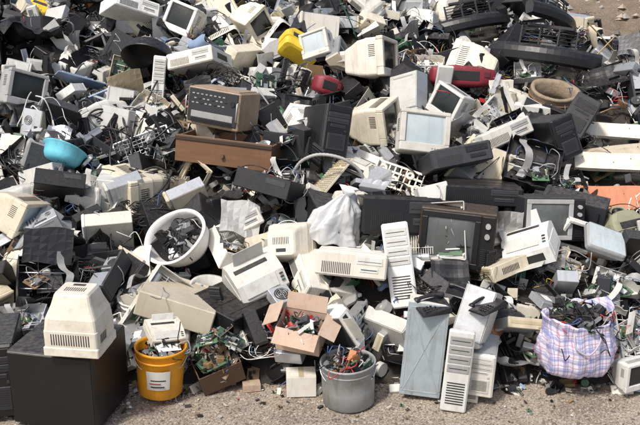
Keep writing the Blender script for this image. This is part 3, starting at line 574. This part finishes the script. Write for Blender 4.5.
def inst(kind,pal,loc,rot,sc,lab,group=None,flat=False):
    t=get(kind,pal);S=Vector(sc) if not isinstance(sc,(int,float)) else Vector((sc,sc,sc));E=Euler([rad(a) for a in rot]).to_matrix().to_4x4()
    Mw=Matrix.Translation(loc)@E@Matrix.Diagonal((*S,1)); name=kn(kind,pal)[0]
    if flat or len(t['parts'])==1:
        o=bpy.data.objects.new(name,t['joined']);COL.objects.link(o);o.matrix_world=Mw;root=o
    else:
        d=t['dim'];low=min((E@Vector((x*d.x*S.x/2,y*d.y*S.y/2,z*d.z*S.z/2))).z for x in(-1,1) for y in(-1,1) for z in(-1,1))
        root=bpy.data.objects.new(name,None);root.empty_display_size=.05;COL.objects.link(root);Rm=Matrix.Translation(Vector(loc)+Vector((0,0,low)))@E;root.matrix_world=Rm;ob=[]
        for n,me,q in t['parts']:
            o=bpy.data.objects.new(n,me);COL.objects.link(o)
            if q is None: o.parent=root;o.matrix_local=Rm.inverted()@Mw
            else: o.parent=ob[q]
            ob.append(o)
    root['label']=lab;root['category']=kn(kind,pal)[1]
    if group: root['group']=group
    return root
# ------------------------------------------------------------------ terrain
def ss(t): t=max(0,min(1,t));return t*t*(3-2*t)
def G(x,y):
    return ss((y-4.2)/7.5)*2.0+max(0,y-12)*.02+(.16*noise.fractal(Vector((x*.7,y*.7,0)),.8,2,5)*ss((y-3)/3) if y>3 else 0)
def H(x,y):
    if y<-.35: return 0
    yc=4.35-1.6*ss((x-1.95)/.9)-.6*ss((-x-2.1)/.9)
    yy=min(y,yc);h=.385*(yy+.35)+.12*ss((y+.35)/.4)
    if y>yc: h-=.55*(y-yc)
    h+=(.06*math.sin(2.1*x+.5)*math.sin(1.9*y+1)+.05*math.sin(3.7*x+2*y))*ss((y+.2)/.8)
    return max(h,0)
def strip(xs,ys,f,mat,name):
    m=MB();vs=[(x,y,f(x,y)) for y in ys for x in xs];n=len(xs)
    m.add(vs,[(j*n+i,j*n+i+1,(j+1)*n+i+1,(j+1)*n+i) for j in range(len(ys)-1) for i in range(n-1)],mat,True)
    me=m.mesh(name);o=bpy.data.objects.new(name,me);COL.objects.link(o);return o
def sp_ground(nt,tc,add,base):
    L=nt.links.new;n=nd(nt,'ShaderNodeTexNoise');n.inputs['Scale'].default_value=2.2;n.inputs['Detail'].default_value=10;n.inputs['Roughness'].default_value=.78;L(tc.outputs['Object'],n.inputs['Vector'])
    v=nd(nt,'ShaderNodeTexNoise');v.inputs['Scale'].default_value=80;v.inputs['Detail'].default_value=3;L(tc.outputs['Object'],v.inputs['Vector'])
    r=nd(nt,'ShaderNodeValToRGB');e=r.color_ramp.elements;e[0].position=.32;e[0].color=(.22,.175,.135,1);e[1].position=.68;e[1].color=(.53,.445,.35,1);L(n.outputs['Fac'],r.inputs[0])
    r2=nd(nt,'ShaderNodeValToRGB');e=r2.color_ramp.elements;e[0].position=.38;e[0].color=(.34,.33,.32,1);e[1].position=.58;e[1].color=(1,1,1,1);L(v.outputs['Fac'],r2.inputs[0])
    x=nd(nt,'ShaderNodeMix',data_type='RGBA');x.blend_type='MULTIPLY';x.inputs[0].default_value=.85;L(r.outputs[0],x.inputs[6]);L(r2.outputs[0],x.inputs[7])
    s=nd(nt,'ShaderNodeSeparateXYZ');L(tc.outputs['Object'],s.inputs[0]);q=nd(nt,'ShaderNodeMapRange');q.inputs['From Min'].default_value=1.5;q.inputs['From Max'].default_value=3.5;q.inputs['To Max'].default_value=.7;L(s.outputs['Y'],q.inputs[0])
    y=nd(nt,'ShaderNodeMix',data_type='RGBA');y.blend_type='MULTIPLY';L(q.outputs[0],y.inputs[0]);L(x.outputs[2],y.inputs[6]);y.inputs[7].default_value=(.50,.42,.34,1);return y.outputs[2]
gm=M('sandy_gravel',(.36,.28,.22),.95,special=sp_ground,grime=.15,dust=.0,bump=.7,nscale=20,var=0,streak=0)
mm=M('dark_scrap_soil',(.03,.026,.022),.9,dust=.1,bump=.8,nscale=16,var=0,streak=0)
xs=[-60,-35,-20,-12,-8]+[-6+.2*i for i in range(61)]+[8,12,20,35,60];ys=[-40,-20,-10,-6,-4]+[-3+.2*i for i in range(86)]+[16,20,28,40,70,120]
g=strip(xs,ys,G,gm,'ground');g['kind']='structure';g['label']='sandy gravel ground rising to a dirt bank';g['category']='ground'
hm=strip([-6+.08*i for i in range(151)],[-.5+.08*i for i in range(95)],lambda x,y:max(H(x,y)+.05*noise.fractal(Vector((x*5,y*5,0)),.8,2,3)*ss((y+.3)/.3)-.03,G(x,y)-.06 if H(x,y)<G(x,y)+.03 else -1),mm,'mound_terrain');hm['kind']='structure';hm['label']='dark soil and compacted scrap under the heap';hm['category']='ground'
# ------------------------------------------------------------------ heroes: kind, palette, rotation, lift above heap, stretch, label
HS=[
('cabinet','black',(0,0,-12),0,(1,1,1),'dusty black steel cabinet standing on the gravel'),
('crtn','cream',(90,0,-8),.475,(1,1.1,1),'cream monitor lying face down on the black cabinet'),
('tower','black',(0,0,12),0,(1,1,1),'black computer tower beside the black cabinet'),
('bucket','orange',(0,3,10),0,(1,1,1.02),'orange plastic bucket with paper label full of scrap'),
('printer','cream',(20,8,30),.29,(1,1,.6),'small cream device lying on the orange bucket'),
('carton','brown',(18,-16,20),.0,(1,1,.9),'dark brown tilted box heaped with circuit boards'),
('carton','card',(14,4,-14),.17,(1,1,.9),'torn cardboard box with flaps hanging open'),
('closedbox','white',(0,0,4),0,(1,1,1.05),'white carton standing on the gravel under cardboard'),
('coil','red',(50,0,10),.30,(.8,.8,.8),'red and white coiled cable on cardboard'),
('closedbox','card',(4,0,12),0,(1,.8,.6),'small brown carton on the gravel'),
('bucket','steel',(0,-2,0),0,(1.02,1.02,.98),'dull grey metal pot filled with motors and wires'),
('printer','white',(-40,60,10),.1,(1,1,1),'white printer tipped on its side'),
('splate','plain',(-8,4,-8),0,(1,1,.95),'grey steel computer case standing with embossed side'),
('tallpanel','grey',(-4,4,-10),0,(1,1,1),'grey computer faceplate standing upright'),
('tallpanel','cream',(-4,2,-12),0,(.9,1,.8),'cream computer faceplate leaning upright'),
('tower','white',(0,2,-14),0,(1,.8,.72),'white computer tower standing on the gravel'),
('tower','grey',(65,10,-24),.16,(1.1,.9,.9),'light grey computer case lying on others'),
('phone','black',(0,10,-70),.53,(1,1,.8),'black telephone on top of the steel case'),
('phone','black',(8,0,60),.50,(1,1,.8),'black telephone lying on a grey case'),
('phone','black',(8,-8,-60),.55,(1,1,.8),'black telephone handset on a grey case'),
('sack','plain',(4,-5,8),0,(1,1,1.25),'plaid woven sack with open rim full of scrap'),
('crtn','white',(0,0,25),0,(1,.8,1),'small white monitor on the gravel beside the sack'),
('bent','steel',(-20,10,20),.05,(1,1,1),'bent steel sheet lying on scrap'),
('drive','beige',(-30,10,10),.1,(1,1,1),'beige drive lying on scrap'),
('desktop','white',(-15,4,-6),.14,(1,.9,1.1),'white desktop computer lying on the heap'),
('tallpanel','white',(-18,-10,-6),.15,(1.1,1,1.05),'long white faceplate leaning against scrap'),
('ribbed','white',(62,-8,-14),.16,(1,1,1),'white open machine with ribs and circuit board'),
('printer','white',(35,-15,30),.1,(1,1,1.1),'white printer lying tilted with dark slot'),
('crtn','cream',(20,10,160),.1,(1,1,1),'cream monitor turned away showing vented back'),
('desktop','grey',(-30,-18,25),.1,(1,1,1),'light grey vented computer case'),
('basket','white',(44,-24,-12),.12,(1,1,1),'white plastic tub tilted and filled with parts'),
('basin','grey',(16,10,0),.05,(1,1,1.3),'grey metal basin among scrap'),
('coil','grey',(20,10,0),.08,(1,1,1),'grey cable coil lying on scrap'),
('printer','white',(10,-25,-24),.14,(1,1,1.1),'white printer tipped on the heap'),
('wreck','cream2',(40,20,-14),.1,(1,1,1),'cream broken machine with torn open shell'),
('frame','white',(20,20,10),.1,(1,1,1),'white empty monitor front among dark scrap'),
('jerry','khaki',(50,0,30),.1,(1.3,1,1.3),'khaki plastic container on the heap'),
('tv','wood',(-4,3,-12),.05,(1,.9,1.05),'old dark brown television with grey screen'),
('tv','dark',(-10,3,8),.05,(1,1,.9),'old dark television with grey screen frame'),
('plank','white',(44,3,-4),.30,(1,2.0,2.6),'white painted slab lying on the heap'),
('plank','red',(46,2,4),.26,(1,3.2,1),'salmon orange board lying under white slab'),
('plank','wood',(34,-3,8),.22,(1,1.8,2.2),'weathered board lying across scrap'),
('plank','white',(44,4,-8),.30,(1,2.0,2.4),'white painted slab lying across black scrap'),
('crtn','beige',(24,16,76),.1,(1,1,1),'beige monitor casing tilted at the heap side'),
('open','black',(-35,12,15),.12,(1,1,1),'black open computer case with loose wiring'),
('rack','steel',(40,-18,14),.16,(1,1,1),'steel wire rack propped on scrap'),
('rack','black',(30,14,-24),.16,(1,1,1),'dark wire rack tilted on scrap'),
('basin','cyan',(-36,20,0),.06,(1,1,1),'light blue plastic basin half buried in scrap'),
('drawer','plain',(-6,4,-12),.04,(1,.9,1),'brown wooden drawer under the instrument'),
('copier','plain',(-8,4,-26),.28,(1,.85,1.05),'tan bench instrument with dark front'),
('crtn','cream',(-6,-8,64),.12,(1,1,1),'cream monitor turned sideways'),
('crtn','grey',(-24,8,6),.14,(1,.9,.95),'light grey monitor with pale blank screen'),
('tower','black',(-14,14,20),.12,(1.1,1,.85),'black computer tower standing in the heap'),
('printer','white',(-20,14,-30),.1,(1,1,.7),'white printer mechanism lying open'),
('bracket','white',(50,16,-14),.2,(1,1,1),'white metal bracket with round holes'),
('desktop','dark',(-24,-8,12),.14,(1,1,1),'dark grey flat computer case'),
('desktop','black',(-8,2,-4),.1,(1,1,.8),'black desktop case above the old television'),
('desktop','grey',(-20,-18,20),.14,(1,1,1),'grey desktop case tilted on black scrap'),
('film','clear',(10,14,20),.12,(1,1,1),'crumpled clear white plastic bag'),
('hose','plain',(30,0,-6),.22,(1,1,1),'grey corrugated hose arching over scrap'),
('desktop','black',(-14,4,6),.06,(1,1,1.5),'large black computer case'),
('open','black',(-20,10,-20),.1,(1,1,1),'black open computer case with wiring'),
('tower','black',(-14,-16,24),.1,(1.2,1,.85),'black computer tower leaning'),
('tower','dark',(-30,26,-20),.1,(1.2,1,.85),'dark grey computer tower leaning back'),
('wreck','black4',(50,14,-10),.12,(1.2,1.2,1.2),'black stripped chassis with its inside showing'),
('crtn','cream',(-10,14,64),.12,(1,1,1),'cream monitor on its side near the top'),
('jerry','yellow',(40,30,20),.16,(1.2,.8,1.2),'yellow plastic can on dark scrap'),
('crtn','grey',(-20,-20,-20),.14,(1,1,1),'small grey monitor beside yellow can'),
('casing','red',(-10,20,20),.24,(.8,1.2,1.4),'dark red plastic casing standing in scrap'),
('casing','red',(-14,4,6),.24,(1.5,1.3,1.3),'wide maroon appliance casing half buried in heap'),
('wreck','grey1',(50,-6,-12),.10,(1,1,1),'light grey broken case with its inside showing'),
('ring','plain',(16,4,0),.12,(.9,.9,.8),'tan rimmed round tub standing in debris'),
('bumper','plain',(-14,6,-14),.2,(1,1,1.1),'black car bumper with grille'),
('bumper','plain',(-20,-8,16),.1,(1,1,1),'black bumper lying on the crest'),
('bumper','plain',(-8,22,50),.2,(1,1,1),'black bumper and grille piled behind'),
('dome','black',(-40,20,10),.14,(1,1,1),'black plastic dome shell'),
('keyboard','blue',(-30,20,30),.14,(1,1,1),'blue-grey keyboard lying on scrap'),
('keyboard','blue',(-40,-20,14),.14,(1,1,1),'blue-grey keyboard tilted on scrap'),
('crtn','dgrey',(-10,20,40),.12,(1,1,1),'grey monitor at the edge of the heap'),
('tallpanel','white',(-14,8,10),.16,(.8,1,1),'thin white faceplate standing upright'),
('tarp','plain',(-20,6,0),.1,(1,1,1),'black tarpaulin bunched at the heap edge'),
('jerry','yellow',(20,20,0),.2,(1,1,1),'small yellow can on the crest'),
('desktop','white',(-20,20,30),.12,(1,1,1),'white computer case on the crest'),
('pipe','green',(0,62,20),.2,(1,1,1),'thin dark green pipe sticking up'),
('pipe','grey',(4,-4,-6),.16,(1,1,1),'grey pipe lying over boards'),
('pipe','brown',(0,44,10),.2,(1,1,1),'brown pipe leaning at the heap edge'),
('pipe','brown',(0,-38,30),.2,(1,1,1),'brown pipe lying at the heap edge'),
('tangle','black',(15,0,0),.2,(1,1,1.4),'large tangle of black cables'),
('desktop','black',(25,14,30),.24,(.7,.7,1),'bulky black computer case among cables'),
('tangle','mixed',(20,0,30),.16,(1,1,1),'mixed thin wires spilling out'),
('wreck','white6',(20,20,30),.12,(1,1,1),'white broken machine on the heap'),
('crtn','white',(-14,20,-50),.12,(1,1,1),'white monitor lying on its side'),
('desktop','white',(-20,-14,-16),.14,(1,1,1),'white desktop case near the crest'),
('keyboard','beige',(-20,-30,50),.12,(1,1,1),'beige keyboard tilted among wires'),
('tube','grey',(-60,20,0),.1,(1,1,1),'bare grey picture tube lying on scrap'),
('wreck','grey5',(20,16,-30),.08,(1,1,1),'light grey broken machine on the heap'),
('dome','black',(-10,14,0),.12,(1,1,1),'small black dome on scrap'),
('frame','white',(-60,10,30),.16,(1,1,1),'white empty monitor front lying flat'),
('wreck','black6',(40,10,20),.1,(1,1,1),'black stripped chassis cluttered with boards'),
('open','black',(24,-14,-20),.1,(1,1,1),'dark open computer case with loose boards'),
('pcb','pcb',(30,10,10),.14,(1,1,1),'green circuit board on dark scrap'),
('bent','blue',(-20,20,40),.14,(1,1,1),'blue-grey sheet near the crest'),
('tower','grey',(70,20,40),.12,(1,1,.9),'light grey tower lying in the heap'),
('crtn','white',(-20,16,-30),.12,(1,1,1),'white monitor near the crest'),
('bracket','white',(30,16,-14),.16,(1,1,1),'white metal bracket behind the instrument'),
('panel','black',(30,10,10),.14,(1,1,1),'black moulded sheet behind dark scrap'),
('wreck','steel2',(30,-10,-10),.1,(1.2,1.2,1.2),'steel stripped chassis beside the cabinet'),
('crtn','cream',(20,50,60),.12,(1,1,1),'cream monitor rolled over near the crest'),
]
# plan positions on the site: x+5 m, y+1 m (cm) and size (percent), three digits each
T1='3620400973740240743220481004090550964130590504400680594890620724890580454770760704630630335160501005170770575610570935760401105860500785930590845900670845630601065800790975850680896470640786800620496170710586160811515201151015491101145701370994631080814811370744421630844101370954311160713861110876321340786581330536701530707041660915891430926511630807152320576962060487092430567252680512971620733231860773682510873502430713132300784342371084272570895412840865742460935042481015282370795572220875962'[:495]
T2='596220104611189119632246093511145099506206087550161120469188093671238084693260087650208090542345092481389140500382065506336070614341074642348074689317091693361078640444074708387072359343107298346093318331081260305080369317100236394088234463084326429098522408044735310060748378043735362042374164108392174089466074052445137088606291071401335096507212095679138072683109072616091049399142076329102088360114084344091100409376097571308075379428078429346067472307115321086067435444079'
POS=[(int(q[i:i+3])/100-5,int(q[i+3:i+6])/100-1,int(q[i+6:i+9])/100) for q in(T1,T2) for i in range(0,len(q)-8,9)]
# small corrections: index -> dx, dy, size factor
FIX={5:(0,-.02,1.45),6:(0,.02,1.2),9:(-.03,.0,1.1),7:(0,.02,1.35),17:(0,-.02,.78),18:(.04,-.06,.85),19:(.07,-.16,.85),26:(.03,-.02,.95),30:(0,0,.98),58:(0,0,.88),40:(.12,-.12,1.0),39:(.05,-.05,1),42:(.05,-.05,1),20:(0,0,1),12:(-.01,.05,1),66:(0,0,.8),68:(0,-.05,.72),69:(.04,-.06,.82),70:(.35,.1,.8),71:(0,-.05,.9),47:(0,-.03,1.05),87:(.05,.15,.7)}
def zauto(kind,pal,x,y,rot,S,sink=.05):
    d=get(kind,pal)['dim'];E=Euler([rad(a) for a in rot]).to_matrix();mn=1e9
    for a in(-1,0,1):
        for b in(-1,0,1):
            for c in(-1,1):
                q=E@Vector((a*d.x*S[0]/2,b*d.y*S[1]/2,c*d.z*S[2]/2));mn=min(mn,q.z-max(H(x+q.x,y+q.y),G(x+q.x,y+q.y)))
    return -mn-(sink if H(x,y)>.03 else 0)
heroes=[]
for i,(k,p,rot,lift,ms,lab) in enumerate(HS):
    x,y,s=POS[i];fx=FIX.get(i,(0,0,1));x+=fx[0];y+=fx[1];s*=fx[2]
    if i>20: lift=lift*.6
    d=get(k,p)['dim'];P=Vector((x,y,zauto(k,p,x,y,rot,[s*m for m in ms])+lift));heroes.append((P,s*max(d.x*ms[0],d.z*ms[2]*.8)/2))
    inst(k,p,P,rot,[s*m for m in ms],lab)
# circuit boards stacked in the dark brown box
r=random.Random(31);c0=heroes[5][0]
for i in range(16):
    inst('pcb',r.choice(['brown','pcb','brown']),(c0.x+r.uniform(-.09,.09),c0.y+r.uniform(-.07,.07),c0.z+.04+.014*i*.8),(r.gauss(35,25),r.gauss(0,28),r.uniform(0,360)),r.uniform(.4,.62),'circuit board stacked in the dark brown box','circuit boards stacked in a box',True)
# ------------------------------------------------------------------ filler things
W=lambda c:[c+str(i) for i in range(1,9)]
FK=[('wreck',W('white'),7),('wreck',W('grey'),5),('wreck',W('beige'),4),('wreck',W('steel'),5),('wreck',W('black')+['black'],9),('wreck',W('dark'),3),('wreck',W('cream'),4),('ribbed',['white','grey','beige'],5),('open',['steel','black','beige'],8),('desktop',['white','grey','black','dark','beige','steel'],8),('tower',['grey','black','beige','dark','white'],8),('keyboard',['beige','white','black','grey'],6),('pcb',['pcb','brown'],4),('drive',['beige','black','grey'],4),('psu',['steel','black'],4),('frame',['white','grey','black','beige'],7),('shell',['cream','grey','black'],7),('crtn',['beige','grey','white','black','cream'],7),('tube',['grey','black'],5),('panel',['black','dark','white','black'],6),('bent',['white','steel','beige','black','blue','dark'],6),('printer',['white','grey','dgrey','cream'],5),('bracket',['steel'],3),('rack',['steel','black'],3),('perf',['steel','white'],3),('phone',['black','cream'],2),('tallpanel',['white','grey','black','cream'],3),('bumper',['plain'],1),('pipe',['grey','black'],1)]
SK=[('wreck',W('white'),5),('wreck',W('steel'),4),('wreck',W('black')+['black'],5),('wreck',W('grey'),4),('wreck',W('cream'),3),('drive',['beige','black','grey'],11),('psu',['steel','black'],9),('pcb',['pcb','brown'],7),('fan',['plain'],4),('mouse',['beige','black'],3),('phone',['black','cream'],4),('tangle',['black','mixed','black'],6),('bracket',['steel','white'],3),('bent',['white','steel','black','blue'],4),('panel',['black','dark','white'],5),('keyboard',['black','beige'],6),('desktop',['white','grey','black','beige'],8),('tower',['beige','black','grey'],7),('frame',['white','black','beige'],4),('tallpanel',['white','grey','black'],4),('coil',['grey','black'],2)]
def darkp(x,y):
    if x>.9 and y>2.9: return .65
    if -2.2<x<-.8 and .6<y<2.0: return .48
    if x<-1 and y<.6: return .45
    if x<-2 and y>2.8: return .55
    if -.9<x<.3 and 2.0<y<2.9: return .35
    if x>1.2 and .2<y<.9: return .25
    return .1
def pick(r,L,x,y):
    t=sum(a[2] for a in L);q=r.random()*t;dk=r.random()<darkp(x,y)
    for a in L:
        q-=a[2]
        if q<=0:
            if a[0]=='wreck': return 'wreck',(('black' if dk else a[1][0][:-1])+str(r.randint(1,8)))
            if dk and 'black' in a[1]: return a[0],'black'
            return a[0],r.choice(a[1])
STATE=['lying tilted on the scrap heap','half buried in the scrap heap','lying on its side among scrap','resting flat on the scrap heap','leaning on other scrap']
def fill(L,step,smin,smax,jit,hmin,hmax,clear,seed,y0):
    r=random.Random(seed);y=y0;n=0
    while y<4.75:
        half=(y+5.4)*.36*1.18+.1;x=-half
        while x<half:
            px=x+r.uniform(-jit,jit);py=y+r.uniform(-jit,jit)*(1 if y>.1 else .3);x+=step*(.85+.035*y)
            if H(px,py)<G(px,py)+.05: continue
            bad=False
            for P,q in heroes:
                dx=abs(px-P.x);dy=py-P.y
                if dx<q*clear and -q*clear-.07*clear<dy<q*.8*clear: bad=True;break
            if bad: continue
            k,p=pick(r,L,px,py)
            st=r.random()
            if k in('wreck','ribbed','open') and st<.75: rot=(r.gauss(34,24),r.gauss(0,22),r.choice((0,180))+r.gauss(0,50));rot=(rot[0] if abs((rot[2]+90)%360-90)<90 else -rot[0],rot[1],rot[2]);s_=0
            elif st<.6: rot=(r.gauss(14,22),r.gauss(0,20),r.uniform(0,360));s_=0 if abs(rot[0])>18 else 3
            elif st<.8: rot=(r.gauss(90,25),r.gauss(0,20),r.uniform(0,360));s_=2
            else: rot=(r.gauss(0,25),r.gauss(80,25),r.uniform(0,360));s_=4
            h=r.uniform(hmin,hmax)*ss((py+.5)/.5); s=r.uniform(smin,smax)
            if L is SK and k in('desktop','tower','keyboard','frame'): s*=.78
            if L is SK and k in('drive','psu','phone','fan'): s=s*.5+.6
            mv=(s*r.uniform(.85,1.15),s,s*r.uniform(.8,1.2))
            if h<hmin+.3*(hmax-hmin): s_=1
            nm=kn(k,p)[0].replace('_',' ').replace('crt ','');pc=p.rstrip('0123456789');adj=PN.get(pc,pc)
            lab=' '.join((adj+' '+nm+' '+STATE[s_]).split())
            inst(k,p,(px,py,H(px,py)+h),rot,mv,lab,kn(k,p)[1]+' items dumped on the scrap heap',flat=(py>1.6 or s<.6 or k in('fan','mouse','drive') and py>.6));n+=1
        y+=step*(.85+.02*y)
    return n
n1=fill(FK,.205,.65,1.05,.07,-.02,.16,.8,21,-.14)
n2=fill(SK,.195,.5,.95,.10,.05,.20,.66,22,-.32)
# ------------------------------------------------------------------ loose scrap as stuff
PW=[(black,20),(dark,13),(rubber,5),(white,9),(beige,7),(cream,6),(lgrey,9),(steel,10),(alu,5),(pcbm,4),(pcbb,3),(grey,9),(blueg,2),(wred,1),(blue,1),(copper,1),(rust,2),(wood,1)]
def pm(r):
    q=r.random()*sum(w for _,w in PW)
    for m,w in PW:
        q-=w
        if q<=0: return m
def piece(mb,r,c,s,mat=None,upr=40,wire=True):
    mat=mat or pm(r);mb.T=Matrix.Translation(c)@Euler((rad(r.gauss(10,upr)),rad(r.gauss(0,upr)),r.uniform(0,6.28))).to_matrix().to_4x4();k=r.randrange(11)
    if not wire and k in(6,9,10): k=0
    if k==0: mb.box((0,0,0),(s,s*.6,s*.14),mat,s*.02)
    elif k in(1,8): mb.box((0,0,0),(s,s*.5,s*.35),mat,s*.03)
    elif k==2: mb.tube([(-s,0,0),(0,0,s*.15),(s,.1*s,0)],s*.05,mat,5)
    elif k==3: mb.box((0,0,0),(s,s*.5,s*.04),mat).box((0,s*.25,s*.2),(s,s*.04,s*.4),mat)
    elif k==4: mb.cyl((0,0,0),s*.35,s*.3,mat,12)
    elif k==5:
        mb.box((0,0,0),(s*1.2,s*.8,.002),pcbm if r.random()<.5 else pcbb)
        for _ in range(4): mb.box((r.uniform(-.4,.4)*s,r.uniform(-.3,.3)*s,.005),(s*.2,s*.16,.008),chipm)
    elif k in(6,9,10):
        P=[Vector((0,0,0))];s=max(s,.06)
        for _ in range(6): P.append(P[-1]+Vector((r.uniform(-.6,.8),r.uniform(-.6,.6),r.uniform(-.4,.4)))*s)
        mb.tube(spl(P,3),.0032,r.choice([black,rubber,black,grey,lgrey,wred,blue,black]),5)
    elif k==7:
        for q in(-1,1): mb.box((q*s*.3,0,s*.12),(s*.04,s,s*.28),mat)
        mb.box((0,0,0),(s*.56,s,s*.03),mat)
def stuff(name,lab,cat,mb):
    o=bpy.data.objects.new(name,mb.mesh(name));COL.objects.link(o);o['kind']='stuff';o['label']=lab;o['category']=cat;return o
r=random.Random(5);mb=MB()
for _ in range(4000):
    y=-.42+5.0*r.random()**1.25;x=r.uniform(-1,1)*((y+5.4)*.36*1.2+.1)
    if H(x,y)<G(x,y)+.01 and y>1: continue
    if y<-.3 and r.random()<.5: continue
    piece(mb,r,Vector((x,y,H(x,y)+r.uniform(.0,.10)*ss((y+.4)/.5)+.015)),(.045+.12*r.random()**1.5)*(1 if y>0 else .8),black if r.random()<darkp(x,y)-.15 else None)
stuff('scrap_debris','mixed broken plastic, metal and circuit scrap covering heap','scrap',mb)
def contents(name,lab,c,R0,n,s0,s1,hh,mats=None,seed=1):
    r=random.Random(seed);mb=MB()
    for _ in range(n):
        a=r.random()*6.28;q=R0*math.sqrt(r.random());piece(mb,r,Vector((c.x+q*math.cos(a),c.y+q*math.sin(a),c.z+r.uniform(0,hh)*(1-.5*q/R0))),r.uniform(s0,s1),r.choice(mats) if mats else None)
    stuff(name,lab,'scrap',mb)
def hp(i): return heroes[i][0]
contents('bucket_contents','scrap parts filling the orange bucket',hp(3)+Vector((0,0,.08)),.10,60,.04,.09,.1,None,2)
contents('bucket_contents','motors and wires filling the metal pot',hp(10)+Vector((0,0,.07)),.115,90,.04,.09,.11,[black,dark,steel,copper,grey,rubber],3)
contents('board_scrap','small parts between boards in the brown box',hp(5)+Vector((0,0,.0)),.11,60,.05,.10,.12,[pcbb,dcard,pcbb,steel,chipm,dark],4)
contents('box_contents','wires and scrap filling the torn cardboard box',hp(6)+Vector((0,0,-.02)),.09,50,.04,.09,.09,[black,dark,lgrey,white,wred,steel],5)
contents('sack_contents','dark scrap and cables filling the plaid sack',hp(20)+Vector((0,0,.11)),.165,150,.04,.10,.08,[black,dark,rubber,black,steel,black],6)
# pebbles
r=random.Random(8);mb=MB();st=[M('pebble_tan',(.50,.42,.33),.9,dust=0),M('pebble_grey',(.42,.39,.36),.9,dust=0),M('pebble_dark',(.17,.145,.12),.9,dust=0)]
def peb(x,y,s):
    z=G(x,y);w=[r.uniform(.6,1.2)*s for _ in range(6)];mb.add([(x+w[0],y,z),(x,y+w[1],z+.1*s),(x-w[2],y,z),(x,y-w[3],z+.1*s),(x+.2*s,y,z+w[4]*.7),(x,y,z-.3*s)],[(0,1,4),(1,2,4),(2,3,4),(3,0,4),(1,0,5),(2,1,5),(3,2,5),(0,3,5)],r.choice(st))
for _ in range(22000): peb(r.uniform(-2.8,2.8),r.uniform(-1.3,-.1),.0025+.011*r.random()**2.6)
for _ in range(3500): x=r.uniform(-8,8);peb(x,r.uniform(3.0,10),.01+.10*r.random()**3)
stuff('gravel','loose gravel and pebbles on the ground','gravel',mb)
mb=MB()
for _ in range(260): piece(mb,r,Vector((r.uniform(-2.4,2.4),-.3-.5*r.random()**1.8,.008)),r.uniform(.008,.035),None,10,False)
stuff('litter','small scrap fragments scattered on the gravel','litter',mb)
# long loose cables
def cable(x,y,n,mat,rr,seed,lift=.16,lab='black power cable looping over the scrap'):
    r=random.Random(seed);a=r.random()*6.28;P=[];cv=r.choice((-1,1))*r.uniform(.2,.6)
    for i in range(n):
        P.append((x,y,max(H(x,y),0)+lift+.07*math.sin(i*.9+seed)));cv+=r.uniform(-.25,.25);cv=max(-.8,min(.8,cv));a+=cv;x+=.09*math.cos(a);y+=.09*math.sin(a)*.8
        if y<-.3: a=1.5
    m=MB();m.tube(spl(P,4),rr,mat,6);o=bpy.data.objects.new('power_cable',m.mesh('power_cable'));COL.objects.link(o);o['label']=lab;o['category']='cable';o['group']='loose cables over the scrap heap'
for i in range(11): cable(RG.uniform(-1.7,-1.1),RG.uniform(.9,1.8),RG.randint(12,22),RG.choice([black,rubber,black]),RG.choice([.004,.006,.008]),100+i,.22)
for i in range(40): cable(RG.uniform(-2.5,2.5),RG.uniform(.0,3.6),RG.randint(8,18),RG.choice([black,rubber]),RG.choice([.003,.005]),200+i,.18)
for i in range(7): cable(RG.uniform(-2,2.2),RG.uniform(.0,3),RG.randint(8,16),lgrey if i%2 else grey,.0035,300+i,.18,'pale grey cable looping over the scrap')
# ------------------------------------------------------------------ light & camera
w=bpy.data.worlds.new('World');scene.world=w;w.use_nodes=True;nt=w.node_tree;sky=nt.nodes.new('ShaderNodeTexSky');sky.sky_type='NISHITA';sky.sun_disc=False
el,az=rad(56),rad(218)
sky.sun_elevation=el;sky.sun_rotation=az;sky.air_density=1.0;sky.dust_density=4;nt.links.new(sky.outputs[0],nt.nodes['Background'].inputs[0]);nt.nodes['Background'].inputs[1].default_value=.15
sd=bpy.data.lights.new('sun','SUN');sd.energy=3.3;sd.angle=rad(8);sd.color=(1,.965,.91);so=bpy.data.objects.new('sun',sd);COL.objects.link(so)
dv=Vector((math.sin(az)*math.cos(el),math.cos(az)*math.cos(el),math.sin(el)));so.rotation_euler=dv.to_track_quat('Z','Y').to_euler()
cd=bpy.data.cameras.new('camera');cd.lens=50;cd.sensor_width=36;cd.clip_end=500;co=bpy.data.objects.new('camera',cd);COL.objects.link(co);co.location=(0,-5,2.6);co.rotation_euler=(rad(72),0,0);scene.camera=co
scene.view_settings.view_transform='Standard';scene.view_settings.look='None';scene.view_settings.exposure=0
